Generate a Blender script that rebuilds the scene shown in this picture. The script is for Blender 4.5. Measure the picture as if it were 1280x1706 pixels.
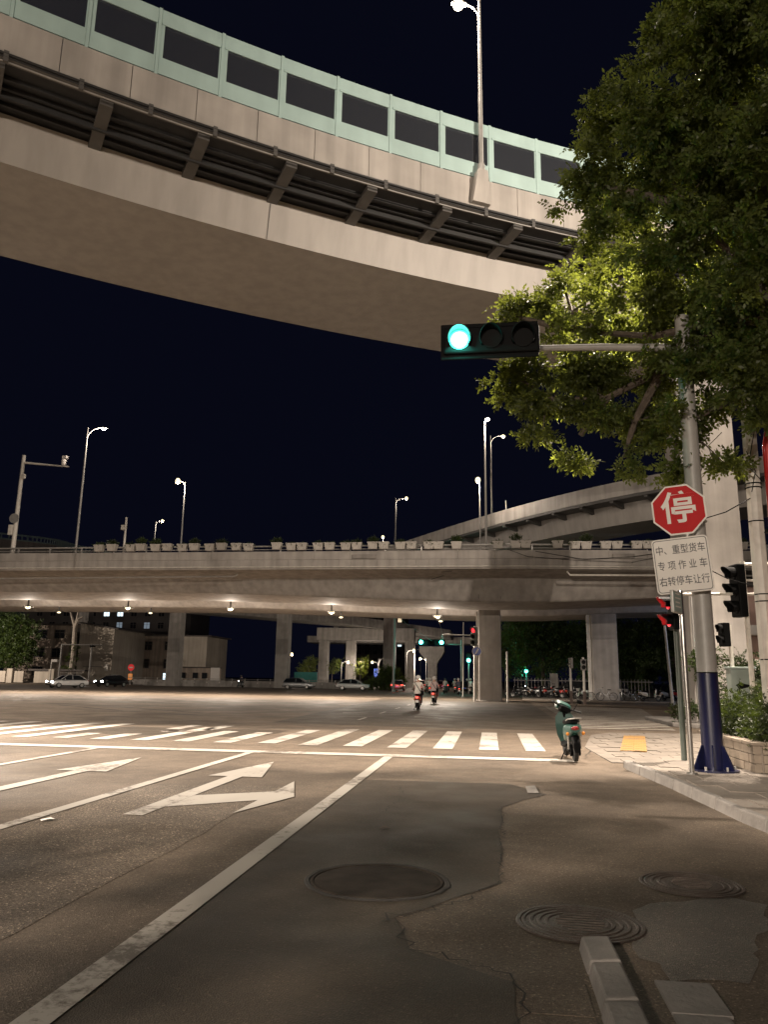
import bpy, bmesh, math, random
import numpy as np
from mathutils import Vector, Matrix
random.seed(7); rng = np.random.default_rng(7)
PI = math.pi
sc = bpy.context.scene
for o in list(bpy.data.objects): bpy.data.objects.remove(o)
COL = sc.collection

# ------------------------------------------------------------------ camera
cam = bpy.data.objects.new('camera', bpy.data.cameras.new('camera')); COL.objects.link(cam)
cam.data.sensor_fit = 'HORIZONTAL'; cam.data.sensor_width = 36; cam.data.lens = 36
cam.data.clip_start = 0.05; cam.data.clip_end = 3000
pitch, yaw, roll = math.radians(12.25), math.radians(7.9), math.radians(0.9)
cam.matrix_world = (Matrix.Translation((0, 0, 1.55)) @ Matrix.Rotation(yaw, 4, 'Z') @
                    Matrix.Rotation(PI/2 + pitch, 4, 'X') @ Matrix.Rotation(roll, 4, 'Z'))
sc.camera = cam

# ------------------------------------------------------------------ night sky, exposure
world = bpy.data.worlds.new('World'); sc.world = world; world.use_nodes = True
wn = world.node_tree.nodes; wl = world.node_tree.links
for n in list(wn): wn.remove(n)
wo = wn.new('ShaderNodeOutputWorld'); bg = wn.new('ShaderNodeBackground')
bg.inputs['Color'].default_value = (0.0021, 0.0025, 0.0068, 1); bg.inputs['Strength'].default_value = 1.0
wl.new(bg.outputs[0], wo.inputs[0])
sc.view_settings.view_transform = 'Standard'; sc.view_settings.look = 'None'
sc.view_settings.exposure = 0.0; sc.view_settings.gamma = 1.0
sc.view_settings.use_curve_mapping = False
sc.render.engine = 'CYCLES'
cy = sc.cycles
cy.use_denoising = True; cy.max_bounces = 6; cy.diffuse_bounces = 3; cy.glossy_bounces = 3
cy.transmission_bounces = 4; cy.transparent_max_bounces = 8; cy.sample_clamp_indirect = 4.0
cy.use_light_tree = True; cy.caustics_reflective = False; cy.caustics_refractive = False
WARM = (1.0, 0.845, 0.695); COOLW = (1.0, 0.93, 0.82)

# ------------------------------------------------------------------ materials
MATS = {}
def mat(name, col, rough=0.6, metal=0.0, var=0.15, scale=3.0, bump=0.0, bscale=40.0, spec=0.5, streak=0.0, coat=0.0):
    if name in MATS: return MATS[name]
    m = bpy.data.materials.new(name); m.use_nodes = True; MATS[name] = m
    nt = m.node_tree; N = nt.nodes; L = nt.links
    b = N['Principled BSDF']
    tc = N.new('ShaderNodeNewGeometry')
    no = N.new('ShaderNodeTexNoise'); no.inputs['Scale'].default_value = scale; no.inputs['Detail'].default_value = 6
    L.new(tc.outputs['Position'], no.inputs['Vector'])
    mr = N.new('ShaderNodeMapRange'); mr.inputs['From Min'].default_value = .3; mr.inputs['From Max'].default_value = .7
    mr.inputs['To Min'].default_value = 1 - var; mr.inputs['To Max'].default_value = 1 + var
    L.new(no.outputs['Fac'], mr.inputs['Value'])
    val = mr.outputs[0]
    if streak > 0:
        mp = N.new('ShaderNodeMapping'); mp.inputs['Scale'].default_value = (1.6, 1.6, 0.10)
        L.new(tc.outputs['Position'], mp.inputs['Vector'])
        n2 = N.new('ShaderNodeTexNoise'); n2.inputs['Scale'].default_value = 1.3; n2.inputs['Detail'].default_value = 4
        L.new(mp.outputs[0], n2.inputs['Vector'])
        m2 = N.new('ShaderNodeMapRange'); m2.inputs['From Min'].default_value = .35; m2.inputs['From Max'].default_value = .62
        m2.inputs['To Min'].default_value = 1 - streak; m2.inputs['To Max'].default_value = 1.0
        L.new(n2.outputs['Fac'], m2.inputs['Value'])
        mu = N.new('ShaderNodeMath'); mu.operation = 'MULTIPLY'; L.new(val, mu.inputs[0]); L.new(m2.outputs[0], mu.inputs[1]); val = mu.outputs[0]
    vm = N.new('ShaderNodeVectorMath'); vm.operation = 'SCALE'; vm.inputs[0].default_value = col
    L.new(val, vm.inputs['Scale']); L.new(vm.outputs[0], b.inputs['Base Color'])
    b.inputs['Roughness'].default_value = rough; b.inputs['Metallic'].default_value = metal
    b.inputs['Specular IOR Level'].default_value = spec; b.inputs['Coat Weight'].default_value = coat
    if bump > 0:
        nb = N.new('ShaderNodeTexNoise'); nb.inputs['Scale'].default_value = bscale; nb.inputs['Detail'].default_value = 4
        L.new(tc.outputs['Position'], nb.inputs['Vector'])
        bp = N.new('ShaderNodeBump'); bp.inputs['Strength'].default_value = bump; bp.inputs['Distance'].default_value = .02
        L.new(nb.outputs['Fac'], bp.inputs['Height']); L.new(bp.outputs[0], b.inputs['Normal'])
    return m
def emat(name, col, strength):
    if name in MATS: return MATS[name]
    m = bpy.data.materials.new(name); m.use_nodes = True; MATS[name] = m
    b = m.node_tree.nodes['Principled BSDF']
    b.inputs['Base Color'].default_value = (*[c*.6 for c in col], 1); b.inputs['Roughness'].default_value = .3
    b.inputs['Emission Color'].default_value = (*col, 1); b.inputs['Emission Strength'].default_value = strength
    m.cycles.emission_sampling = 'NONE'
    return m
def glass_mat(name, tint, gloss=.12):
    m = bpy.data.materials.new(name); m.use_nodes = True; MATS[name] = m
    N = m.node_tree.nodes; L = m.node_tree.links
    for n in list(N): N.remove(n)
    o = N.new('ShaderNodeOutputMaterial'); mx = N.new('ShaderNodeMixShader'); t = N.new('ShaderNodeBsdfTransparent'); g = N.new('ShaderNodeBsdfGlossy')
    d = N.new('ShaderNodeBsdfDiffuse'); mx2 = N.new('ShaderNodeMixShader')
    t.inputs['Color'].default_value = (*tint, 1); g.inputs['Roughness'].default_value = .08; mx.inputs[0].default_value = gloss
    d.inputs['Color'].default_value = (.25, .27, .3, 1); mx2.inputs[0].default_value = .07
    L.new(t.outputs[0], mx.inputs[1]); L.new(g.outputs[0], mx.inputs[2]); L.new(mx.outputs[0], mx2.inputs[1]); L.new(d.outputs[0], mx2.inputs[2]); L.new(mx2.outputs[0], o.inputs[0])
    return m
def asphalt(name, base, speck=1.0, rough=.62, bigvar=.35, bump=.5, spec=.15):
    m = bpy.data.materials.new(name); m.use_nodes = True; MATS[name] = m
    nt = m.node_tree; N = nt.nodes; L = nt.links; b = N['Principled BSDF']
    g = N.new('ShaderNodeNewGeometry')
    def noise(scale, det=5, dist=0.0):
        n = N.new('ShaderNodeTexNoise'); n.inputs['Scale'].default_value = scale; n.inputs['Detail'].default_value = det
        n.inputs['Distortion'].default_value = dist; L.new(g.outputs['Position'], n.inputs['Vector']); return n.outputs['Fac']
    def rng_(v, a, c, lo, hi):
        r = N.new('ShaderNodeMapRange'); r.inputs['From Min'].default_value = a; r.inputs['From Max'].default_value = c
        r.inputs['To Min'].default_value = lo; r.inputs['To Max'].default_value = hi; L.new(v, r.inputs['Value']); return r.outputs[0]
    def mul(a, c):
        x = N.new('ShaderNodeMath'); x.operation = 'MULTIPLY'; L.new(a, x.inputs[0]); L.new(c, x.inputs[1]); return x.outputs[0]
    v = mul(rng_(noise(.35, 4, .6), .3, .7, 1-bigvar, 1+bigvar), rng_(noise(2.7, 6), .3, .7, .85, 1.15))
    vo = N.new('ShaderNodeTexVoronoi'); vo.inputs['Scale'].default_value = 95; L.new(g.outputs['Position'], vo.inputs['Vector'])
    sep = N.new('ShaderNodeSeparateColor'); L.new(vo.outputs['Color'], sep.inputs[0])
    v = mul(v, rng_(sep.outputs[0], .0, 1.0, 1-.45*speck, 1+.6*speck))
    v = mul(v, rng_(sep.outputs[1], .93, .97, 1.0, 1+1.6*speck))
    vm = N.new('ShaderNodeVectorMath'); vm.operation = 'SCALE'; vm.inputs[0].default_value = base
    L.new(v, vm.inputs['Scale']); L.new(vm.outputs[0], b.inputs['Base Color'])
    L.new(rng_(noise(.9, 3), .3, .7, rough-.12, rough+.1), b.inputs['Roughness'])
    b.inputs['Specular IOR Level'].default_value = spec
    bp = N.new('ShaderNodeBump'); bp.inputs['Strength'].default_value = bump; bp.inputs['Distance'].default_value = .006
    L.new(vo.outputs['Distance'], bp.inputs['Height']); L.new(bp.outputs[0], b.inputs['Normal'])
    return m
def paint_mat(name, col, wear=.5):
    """thermoplastic road paint, worn through to the asphalt in chips"""
    m = bpy.data.materials.new(name); m.use_nodes = True; MATS[name] = m
    nt = m.node_tree; N = nt.nodes; L = nt.links; b = N['Principled BSDF']
    g = N.new('ShaderNodeNewGeometry')
    n1 = N.new('ShaderNodeTexNoise'); n1.inputs['Scale'].default_value = 9; n1.inputs['Detail'].default_value = 10; n1.inputs['Roughness'].default_value = .75
    n2 = N.new('ShaderNodeTexNoise'); n2.inputs['Scale'].default_value = .8; n2.inputs['Detail'].default_value = 3
    for n in (n1, n2): L.new(g.outputs['Position'], n.inputs['Vector'])
    ad = N.new('ShaderNodeMath'); ad.operation = 'ADD'; L.new(n1.outputs['Fac'], ad.inputs[0]); L.new(n2.outputs['Fac'], ad.inputs[1])
    r = N.new('ShaderNodeMapRange'); r.inputs['From Min'].default_value = 1.01 + .1*(1-wear); r.inputs['From Max'].default_value = 1.15 + .1*(1-wear)
    L.new(ad.outputs[0], r.inputs['Value'])
    mx = N.new('ShaderNodeMix'); mx.data_type = 'RGBA'; mx.inputs['A'].default_value = (*col, 1); mx.inputs['B'].default_value = (.10, .082, .065, 1)
    L.new(r.outputs[0], mx.inputs['Factor']); L.new(mx.outputs['Result'], b.inputs['Base Color'])
    b.inputs['Roughness'].default_value = .7
    return m
def leaf_mat(name, col, trans=.45):
    m = bpy.data.materials.new(name); m.use_nodes = True; MATS[name] = m
    nt = m.node_tree; N = nt.nodes; L = nt.links
    b = N['Principled BSDF']; o = N['Material Output']
    g = N.new('ShaderNodeNewGeometry'); n1 = N.new('ShaderNodeTexNoise'); n1.inputs['Scale'].default_value = 1.7; n1.inputs['Detail'].default_value = 8
    L.new(g.outputs['Position'], n1.inputs['Vector'])
    r = N.new('ShaderNodeMapRange'); r.inputs['From Min'].default_value = .3; r.inputs['From Max'].default_value = .7; r.inputs['To Min'].default_value = .55; r.inputs['To Max'].default_value = 1.5
    L.new(n1.outputs['Fac'], r.inputs['Value'])
    vm = N.new('ShaderNodeVectorMath'); vm.operation = 'SCALE'; vm.inputs[0].default_value = col; L.new(r.outputs[0], vm.inputs['Scale'])
    L.new(vm.outputs[0], b.inputs['Base Color']); b.inputs['Roughness'].default_value = .45; b.inputs['Specular IOR Level'].default_value = .3
    t = N.new('ShaderNodeBsdfTranslucent'); v2 = N.new('ShaderNodeVectorMath'); v2.operation = 'MULTIPLY'; v2.inputs[1].default_value = (2.5, 2.3, 1.0)
    L.new(vm.outputs[0], v2.inputs[0]); L.new(v2.outputs[0], t.inputs['Color'])
    mx = N.new('ShaderNodeMixShader'); mx.inputs[0].default_value = trans
    L.new(b.outputs[0], mx.inputs[1]); L.new(t.outputs[0], mx.inputs[2]); L.new(mx.outputs[0], o.inputs['Surface'])
    return m

M_ROAD = asphalt('asphalt_old', (.090, .071, .054), .6, .74)
M_ROAD_DARK = asphalt('asphalt_new', (.041, .0325, .0240), .4, .66, .3)
M_ROAD_PATCH = asphalt('asphalt_patch', (.060, .049, .039), 1.0, .5, .4, 1.0, .5)
M_ROAD_COARSE = asphalt('asphalt_coarse', (.088, .071, .055), 1.35, .74, .3, 1.0)
M_GROUND = asphalt('ground_dust', (.07, .062, .055), .5, .8)
M_PAINT = paint_mat('road_paint_white', (.33, .305, .27), .62)
M_PAINT_WORN = paint_mat('road_paint_worn', (.29, .268, .238), .9)
M_YELLOW = paint_mat('tactile_yellow', (.26, .145, .04), .5)
M_CONC = mat('concrete', (.34, .315, .29), .8, var=.14, scale=1.1, bump=.15, bscale=14, streak=.22)
M_CONC2 = mat('concrete_dark', (.25, .23, .21), .85, var=.2, scale=1.3, bump=.2, bscale=12, streak=.3)
M_STEEL = mat('girder_paint', (.30, .278, .254), .5, var=.06, scale=.35, streak=.16, bump=.06, bscale=1.1)
M_STEEL_D = mat('steel_dark', (.07, .066, .062), .6, var=.15, scale=2)  # darkened so the brackets carry the recess shade in their colour
M_RECESS = mat('deck_recess_shade', (.013, .013, .0135), .7, var=.2)  # near-black colour imitates the deep shade under the deck edge
M_PANEL = mat('parapet_panel', (.36, .334, .306), .6, var=.12, scale=.9, streak=.24)
M_GREEN = mat('barrier_green', (.35, .475, .455), .45, var=.06, scale=1.5, streak=.08)
M_GLASS = glass_mat('barrier_glass', (.72, .74, .78), .10)
M_WGLASS = mat('window_glass_dark', (.02, .022, .025), .12, var=.1, spec=.6)
M_GALV = mat('galvanised', (.42, .41, .39), .38, .6, var=.12, scale=6)
M_POLE = mat('pole_grey_paint', (.27, .26, .245), .42, var=.08, scale=5, streak=.15)
M_POLEW = mat('pole_white_paint', (.58, .55, .50), .5, var=.12, scale=5, streak=.2)
M_BLUE = mat('pole_blue_paint', (.005, .0065, .034), .3, var=.15, scale=6, coat=.15)
M_BLACK = mat('black_plastic', (.0035, .0037, .004), .6, var=.2, spec=.08)
M_RUBBER = mat('tyre_rubber', (.013, .013, .013), .75, var=.2)
M_CHROME = mat('stainless', (.52, .51, .49), .22, .95, var=.06)
M_IRON = mat('cast_iron', (.060, .046, .038), .5, .5, var=.3, scale=9, bump=.4, bscale=60)
M_KERB = mat('kerb_stone', (.15, .138, .126), .8, var=.22, scale=4, bump=.4, bscale=30)
M_SLAB = mat('paving_slab', (.135, .115, .095), .8, var=.22, scale=2.2, bump=.3, bscale=40)
M_BRICK = mat('planter_stone', (.21, .17, .13), .75, var=.2, scale=4, bump=.3, bscale=30)
M_MORTAR = mat('mortar', (.20, .17, .14), .9)
M_RED = mat('sign_red', (.40, .014, .016), .6, var=.06, spec=.15)
M_SIGNW = mat('sign_white', (.66, .625, .59), .6, var=.04, spec=.2)
M_INK = mat('sign_ink', (.02, .02, .02), .5)
M_LEAF = leaf_mat('leaf_locust', (.068, .087, .026), .55)
M_LEAF_D = leaf_mat('leaf_dark', (.045, .07, .022), .35)
M_LEAF_B = leaf_mat('leaf_bush', (.022, .034, .010), .35)
M_BARK = mat('bark', (.075, .058, .045), .9, var=.3, scale=8, bump=.8, bscale=25)
M_BARK_P = mat('bark_pale', (.30, .26, .22), .85, var=.3, scale=3, bump=.5, bscale=10)
M_WALL = mat('render_wall', (.33, .27, .22), .85, var=.18, scale=.5, streak=.3)
M_WALLP = mat('render_wall_pale', (.42, .37, .31), .85, var=.1, scale=.4, streak=.2)
M_WALLD = mat('tower_wall', (.10, .09, .085), .9, var=.2, scale=.2)
M_ROOF = mat('roof_tile_dark', (.07, .06, .055), .85)
M_CARW = mat('car_white', (.62, .61, .60), .25, var=.03, coat=.6)
M_CARS = mat('car_silver', (.36, .37, .38), .28, .5, var=.03, coat=.6)
M_CARK = mat('car_black', (.018, .018, .02), .22, var=.05, coat=.6)
M_CARR = mat('car_grey', (.16, .16, .17), .28, .4, var=.05, coat=.6)
M_CGLASS = mat('car_glass', (.012, .014, .016), .08, var=.02, spec=.7)
E_LAMP = emat('lamp_lens', (1, .84, .50), 2.4)
E_LAMPC = emat('lamp_lens_cool', (1, .93, .78), 2.2)
E_LAMPD = emat('lamp_lens_dim', (1, .86, .64), 16)
E_GREEN = emat('signal_green', (.08, 1.0, .80), 2.2)
E_GREENC = emat('signal_green_core', (.42, 1.0, .93), 4)
E_RED = emat('signal_red', (1.0, .04, .05), 2.0)
E_TAIL = emat('tail_red', (1.0, .08, .05), 3.2)
E_HEAD = emat('headlight_white', (.92, .97, 1.0), 40)
E_WINC = emat('window_lit_cool', (.75, .92, 1.0), 1.6)
E_WINW = emat('window_lit_warm', (1.0, .78, .5), 1.1)
E_SHOP = emat('shop_lit', (1.0, .80, .62), .55)

# ------------------------------------------------------------------ mesh helpers
ORG = {}
class MB:
    def __init__(s): s.v = []; s.f = []
    def add(s, vs, fs):
        k = len(s.v); s.v += [tuple(map(float, p)) for p in vs]; s.f += [[i + k for i in f] for f in fs]; return s
    def box(s, x0, x1, y0, y1, z0, z1):
        return s.add([(x0,y0,z0),(x1,y0,z0),(x1,y1,z0),(x0,y1,z0),(x0,y0,z1),(x1,y0,z1),(x1,y1,z1),(x0,y1,z1)],
                     [(3,2,1,0),(4,5,6,7),(0,1,5,4),(1,2,6,5),(2,3,7,6),(3,0,4,7)])
    def obox(s, c, size, R=None):
        a, b, d = [q/2 for q in size]; R = R or Matrix.Identity(3); c = Vector(c)
        vs = [c + R @ Vector(p) for p in [(-a,-b,-d),(a,-b,-d),(a,b,-d),(-a,b,-d),(-a,-b,d),(a,-b,d),(a,b,d),(-a,b,d)]]
        return s.add(vs, [(3,2,1,0),(4,5,6,7),(0,1,5,4),(1,2,6,5),(2,3,7,6),(3,0,4,7)])
    def prism(s, poly, axis, a, b):
        def P(p, t):
            return {'x': (t, p[0], p[1]), 'y': (p[0], t, p[1]), 'z': (p[0], p[1], t)}[axis]
        n = len(poly); vs = [P(p, a) for p in poly] + [P(p, b) for p in poly]
        fs = [list(range(n))[::-1], list(range(n, 2*n))] + [(i, (i+1) % n, n + (i+1) % n, n + i) for i in range(n)]
        return s.add(vs, fs)
    def tube(s, pts, r, n=8, cap=True):
        pts = [Vector(p) for p in pts]; rs = r if isinstance(r, (list, tuple)) else [r]*len(pts)
        k = len(s.v); up = None
        for i, p in enumerate(pts):
            d = (pts[min(i+1, len(pts)-1)] - pts[max(i-1, 0)]).normalized()
            if up is None: up = Vector((0,0,1)) if abs(d.z) < .9 else Vector((0,1,0))
            x = d.cross(up).normalized(); y = x.cross(d).normalized(); up = y
            for j in range(n):
                a = 2*PI*j/n; q = p + (x*math.cos(a) + y*math.sin(a))*rs[i]; s.v.append(tuple(q))
        for i in range(len(pts)-1):
            for j in range(n):
                s.f.append([k+i*n+j, k+i*n+(j+1) % n, k+(i+1)*n+(j+1) % n, k+(i+1)*n+j])
        if cap:
            s.f.append([k+j for j in range(n)][::-1]); e = k+(len(pts)-1)*n; s.f.append([e+j for j in range(n)])
        return s
    def cyl(s, p0, p1, r0, r1=None, n=12): return s.tube([p0, p1], [r0, r0 if r1 is None else r1], n)
    def ball(s, c, r, n=10, m=6, sc_=(1,1,1)):
        k = len(s.v)
        for i in range(m+1):
            t = PI*i/m
            for j in range(n):
                a = 2*PI*j/n
                s.v.append((c[0]+r*sc_[0]*math.sin(t)*math.cos(a), c[1]+r*sc_[1]*math.sin(t)*math.sin(a), c[2]+r*sc_[2]*math.cos(t)))
        for i in range(m):
            for j in range(n): s.f.append([k+i*n+j, k+(i+1)*n+j, k+(i+1)*n+(j+1) % n, k+i*n+(j+1) % n])
        return s
    def torus(s, c, R, r, axis='x', n=24, m=8):
        k = len(s.v)
        for i in range(n):
            a = 2*PI*i/n
            for j in range(m):
                b = 2*PI*j/m; q = R + r*math.cos(b); w = r*math.sin(b); u, v = q*math.cos(a), q*math.sin(a)
                s.v.append({'x': (c[0]+w, c[1]+u, c[2]+v), 'y': (c[0]+u, c[1]+w, c[2]+v), 'z': (c[0]+u, c[1]+v, c[2]+w)}[axis])
        for i in range(n):
            for j in range(m): s.f.append([k+i*m+j, k+((i+1) % n)*m+j, k+((i+1) % n)*m+(j+1) % m, k+i*m+(j+1) % m])
        return s
    def loft(s, rings, cap=True):
        k = len(s.v); n = len(rings[0])
        for r in rings: s.v += [tuple(map(float, p)) for p in r]
        for i in range(len(rings)-1):
            for j in range(n): s.f.append([k+i*n+j, k+i*n+(j+1) % n, k+(i+1)*n+(j+1) % n, k+(i+1)*n+j])
        if cap:
            s.f.append([k+j for j in range(n)][::-1]); e = k+(len(rings)-1)*n; s.f.append([e+j for j in range(n)])
        return s
    def mesh(s, name, off=(0,0,0), smooth=False):
        me = bpy.data.meshes.new(name)
        me.from_pydata([(x-off[0], y-off[1], z-off[2]) for x, y, z in s.v], [], s.f)
        bm = bmesh.new(); bm.from_mesh(me); bmesh.ops.recalc_face_normals(bm, faces=bm.faces); bm.to_mesh(me); bm.free()
        if smooth:
            me.polygons.foreach_set('use_smooth', [True]*len(me.polygons))
            try: me.set_sharp_from_angle(angle=math.radians(38))
            except Exception: pass
        me.materials.append(None)
        return me
    def build(s, name, m, parent=None, smooth=False, bevel=0):
        off = ORG.get(parent, (0,0,0)) if parent else (0,0,0)
        return put(name, s.mesh(name, off, smooth), m, parent, bevel=bevel)
def put(name, me, m, parent=None, loc=None, rot=None, bevel=0):
    o = bpy.data.objects.new(name, me); COL.objects.link(o)
    if not me.materials: me.materials.append(None)
    if m is not None:
        o.material_slots[0].link = 'OBJECT'; o.material_slots[0].material = m
    if parent: o.parent = parent; ORG[o] = ORG.get(parent, (0,0,0))
    if loc: o.location = loc
    if rot: o.rotation_euler = rot
    if bevel:
        bv = o.modifiers.new('bevel', 'BEVEL'); bv.width = bevel; bv.segments = 2; bv.limit_method = 'ANGLE'
    return o
def tag(o, label=None, cat=None, group=None, kind=None):
    if label: o['label'] = label
    if cat: o['category'] = cat
    if group: o['group'] = group
    if kind: o['kind'] = kind
    return o
def thing(name, label, cat, loc=(0,0,0), rotz=0, group=None, local=False):
    o = bpy.data.objects.new(name, None); COL.objects.link(o); o.location = loc; o.rotation_euler = (0, 0, rotz)
    o.empty_display_size = .2
    ORG[o] = (0,0,0) if local else tuple(loc)
    return tag(o, label, cat, group)
def point(name, loc, watts, col=WARM, radius=.15, parent=None, spot=None, aim=None):
    d = bpy.data.lights.new(name, 'SPOT' if spot else 'POINT'); d.energy = watts; d.color = col; d.shadow_soft_size = radius
    if spot: d.spot_size = math.radians(spot); d.spot_blend = .6
    o = bpy.data.objects.new(name, d); COL.objects.link(o)
    off = ORG.get(parent, (0,0,0)); o.location = (loc[0]-off[0], loc[1]-off[1], loc[2]-off[2])
    if aim is not None: o.rotation_euler = Vector(aim).to_track_quat('-Z', 'Y').to_euler()
    if parent: o.parent = parent
    return o
def dup(root, loc, rotz=0, label=None, group=None):
    def cp(o, par):
        c = o.copy(); COL.objects.link(c)
        if par: c.parent = par
        for ch in [x for x in o.children]: cp(ch, c)
        return c
    r = cp(root, None); r.location = loc; r.rotation_euler = (0, 0, rotz)
    if label: r['label'] = label
    if group: r['group'] = group
    return r
# ------------------------------------------------------------------ ground, road, markings
def sheet(poly, z):
    m = MB(); m.add([(x, y, z) for x, y in poly], [list(range(len(poly)))]); return m
def inside(p, poly):
    x, y = p; c = False; n = len(poly)
    for i in range(n):
        (x1, y1), (x2, y2) = poly[i], poly[(i+1) % n]
        if (y1 > y) != (y2 > y) and x < (x2-x1)*(y-y1)/(y2-y1)+x1: c = not c
    return c
tag(sheet([(-900,-200),(900,-200),(900,1500),(-900,1500)], -.006).build('ground', M_GROUND), kind='structure')
road = tag(sheet([(-90,-30),(70,-30),(70,150),(-90,150)], 0).build('road', M_ROAD), kind='structure')
ORG[road] = (0,0,0)
def rough_poly(poly, step=.35, amp=.05):
    out = []
    for i, (a, b) in enumerate(zip(poly, poly[1:]+poly[:1])):
        n = max(1, int(math.dist(a, b)/step))
        for k in range(n):
            t = k/n; out.append((a[0]+(b[0]-a[0])*t+random.uniform(-amp, amp), a[1]+(b[1]-a[1])*t+random.uniform(-amp, amp)))
    return out
sheet([(-7.6,27),(-2,26.2),(2.6,26.4),(2.9,64),(-8.7,64)], .004).build('asphalt_patch', M_ROAD_DARK, road)
sheet(rough_poly([(-1.98,2.2),(.10,2.2),(.12,4.5),(-.5,4.95),(-.62,5.55),(.05,6.55),(.09,8.5),(.11,10.3),(.75,11.6),(.3,12.6),(-1.98,12.5)], .3, .03), .004).build('asphalt_patch', M_ROAD_DARK, road)
sheet(rough_poly([(.95,4.7),(1.35,4.75),(1.95,6.3),(1.7,6.5),(1.0,6.1),(.8,5.3)], .12, .04), .004).build('asphalt_patch', M_ROAD_PATCH, road)
sheet(rough_poly([(-4.9,-2),(-2.95,-2),(-2.9,8),(-3.0,11.5),(-4.9,11.2)], .4, .03), .003).build('asphalt_patch', M_ROAD_COARSE, road)
sheet(rough_poly([(-1.9,12.9),(2.35,12.9),(2.4,16.0),(-1.9,16.0)], .5, .08), .003).build('asphalt_patch', M_ROAD, road)
sheet(rough_poly([(-12,20),(-6.3,20.3),(-5.8,23.2),(-11,23.4)], .5, .2), .003).build('asphalt_patch', M_ROAD_DARK, road)
M_CRACK = mat('crack_dark', (.018, .016, .014), .95, var=.3, scale=20)
def ribbon(pts, w, z, jit=.03, step=.07):
    P = []
    for a, b in zip(pts, pts[1:]):
        n = max(2, int(math.dist(a, b)/step))
        P += [(a[0]+(b[0]-a[0])*k/n+random.gauss(0, jit), a[1]+(b[1]-a[1])*k/n+random.gauss(0, jit)) for k in range(n)]
    m = MB(); vs = []; fs = []
    for i, p in enumerate(P):
        q = P[min(i+1, len(P)-1)]; r = P[max(i-1, 0)]; d = Vector((q[0]-r[0], q[1]-r[1])); d.normalize() if d.length else None
        ww = w*random.uniform(.25, 1.3); vs += [(p[0]-d.y*ww, p[1]+d.x*ww, z), (p[0]+d.y*ww, p[1]-d.x*ww, z)]
        if i: fs.append((2*i-2, 2*i-1, 2*i+1, 2*i))
    m.add(vs, fs); return m
for pts, w in [([(.11,10.4),(.09,8.5),(.06,6.6),(-.2,6.0),(-.6,5.6),(-.58,5.2),(-.45,4.9),(-.1,4.75),(.1,4.62),(.13,4.0),(.14,3.4)], .006),
               ([(-.62,5.55),(-.75,5.5),(-.7,5.3)], .01), ([(.11,10.3),(.7,11.55),(1.6,11.9)], .005), ([(-9,13.2),(-6,13.25),(-2.2,13.15),(2.3,13.05)], .007),
               ([(-1.3,9.5),(-1.2,10.6),(-1.35,11.9)], .006), ([(1.9,16.9),(2.2,18.6),(2.6,20.2)], .01), ([(-16,18.1),(-8,18.0),(-1,18.05),(2,17.9)], .012)]:
    ribbon(pts, w, .009).build('crack', M_CRACK, road)
for pts in [[(-22,38),(-16,33),(-12,31),(-8,31)], [(-24,40),(-18,37),(-12,32.5)]]:
    ribbon(pts, .12, .003, .02, .4).build('skid_mark', M_CRACK, road)
# painted markings
def mark(name, poly, m=M_PAINT, z=.010): return sheet(poly, z).build(name, m, road)
def rect(x0, x1, y0, y1): return [(x0,y0),(x1,y0),(x1,y1),(x0,y1)]
mark('lane_line', rect(-2.17,-1.99,-3,16.2)); mark('lane_line', rect(-5.09,-4.92,-3,16.2)); mark('lane_line', rect(-8.49,-8.33,-3,16.2)); mark('lane_line', rect(-11.8,-11.6,-3,16.2))
mark('stop_line', rect(-26,1.68,16.24,16.72))
for k in range(34):
    x = 1.0-1.055*k
    if 6 <= k <= 9: y0, y1 = 18.5, (22.2 if k in (7, 8) else 23.6)
    elif k in (10, 11): y0, y1 = 18.5, 20.4
    else: y0, y1 = 18.4, 24.5
    mark('crosswalk_stripe', rect(x-.225, x+.225, y0+random.uniform(-.1,.1), y1+random.uniform(-.1,.1)), M_PAINT_WORN if k in (3,5,6,8,11,14) else M_PAINT)
for k in range(2): mark('crosswalk_stripe', rect(-5.3-1.055*(k+4)+1.0, -4.9-1.055*(k+4)+1.0, 22.6, 24.6), M_PAINT_WORN)
for k in range(22):
    y = 28.0+1.05*k; mark('crosswalk_stripe', rect(2.95+.02*k, 6.2+.14*k, y, y+.42), M_PAINT)
def arrow(cx, y0, right):
    mark('turn_arrow', [(cx-.12,y0),(cx+.12,y0),(cx+.12,y0+3.6),(cx+.44,y0+3.6),(cx+.0,y0+5.85),(cx-.44,y0+3.6),(cx-.12,y0+3.6)])
    if right:
        mark('turn_arrow', [(cx+.125,y0+.6),(cx+1.05,y0+1.35),(cx+1.05,y0+.35),(cx+1.43,y0+1.75),(cx+1.05,y0+3.25),(cx+1.05,y0+2.15),(cx+.125,y0+1.55)])
arrow(-4.03, 8.75, True); arrow(-6.66, 8.8, False); arrow(-10.1, 8.8, False)
for y in (30, 36, 42, 48): mark('lane_line', rect(-5.1,-4.98,y,y+2), M_PAINT_WORN)
mark('lane_line', rect(-3.2,-2.2,33.3,33.5), M_PAINT_WORN); mark('lane_line', rect(-6.8,-5.6,36,36.2), M_PAINT_WORN)
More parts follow.
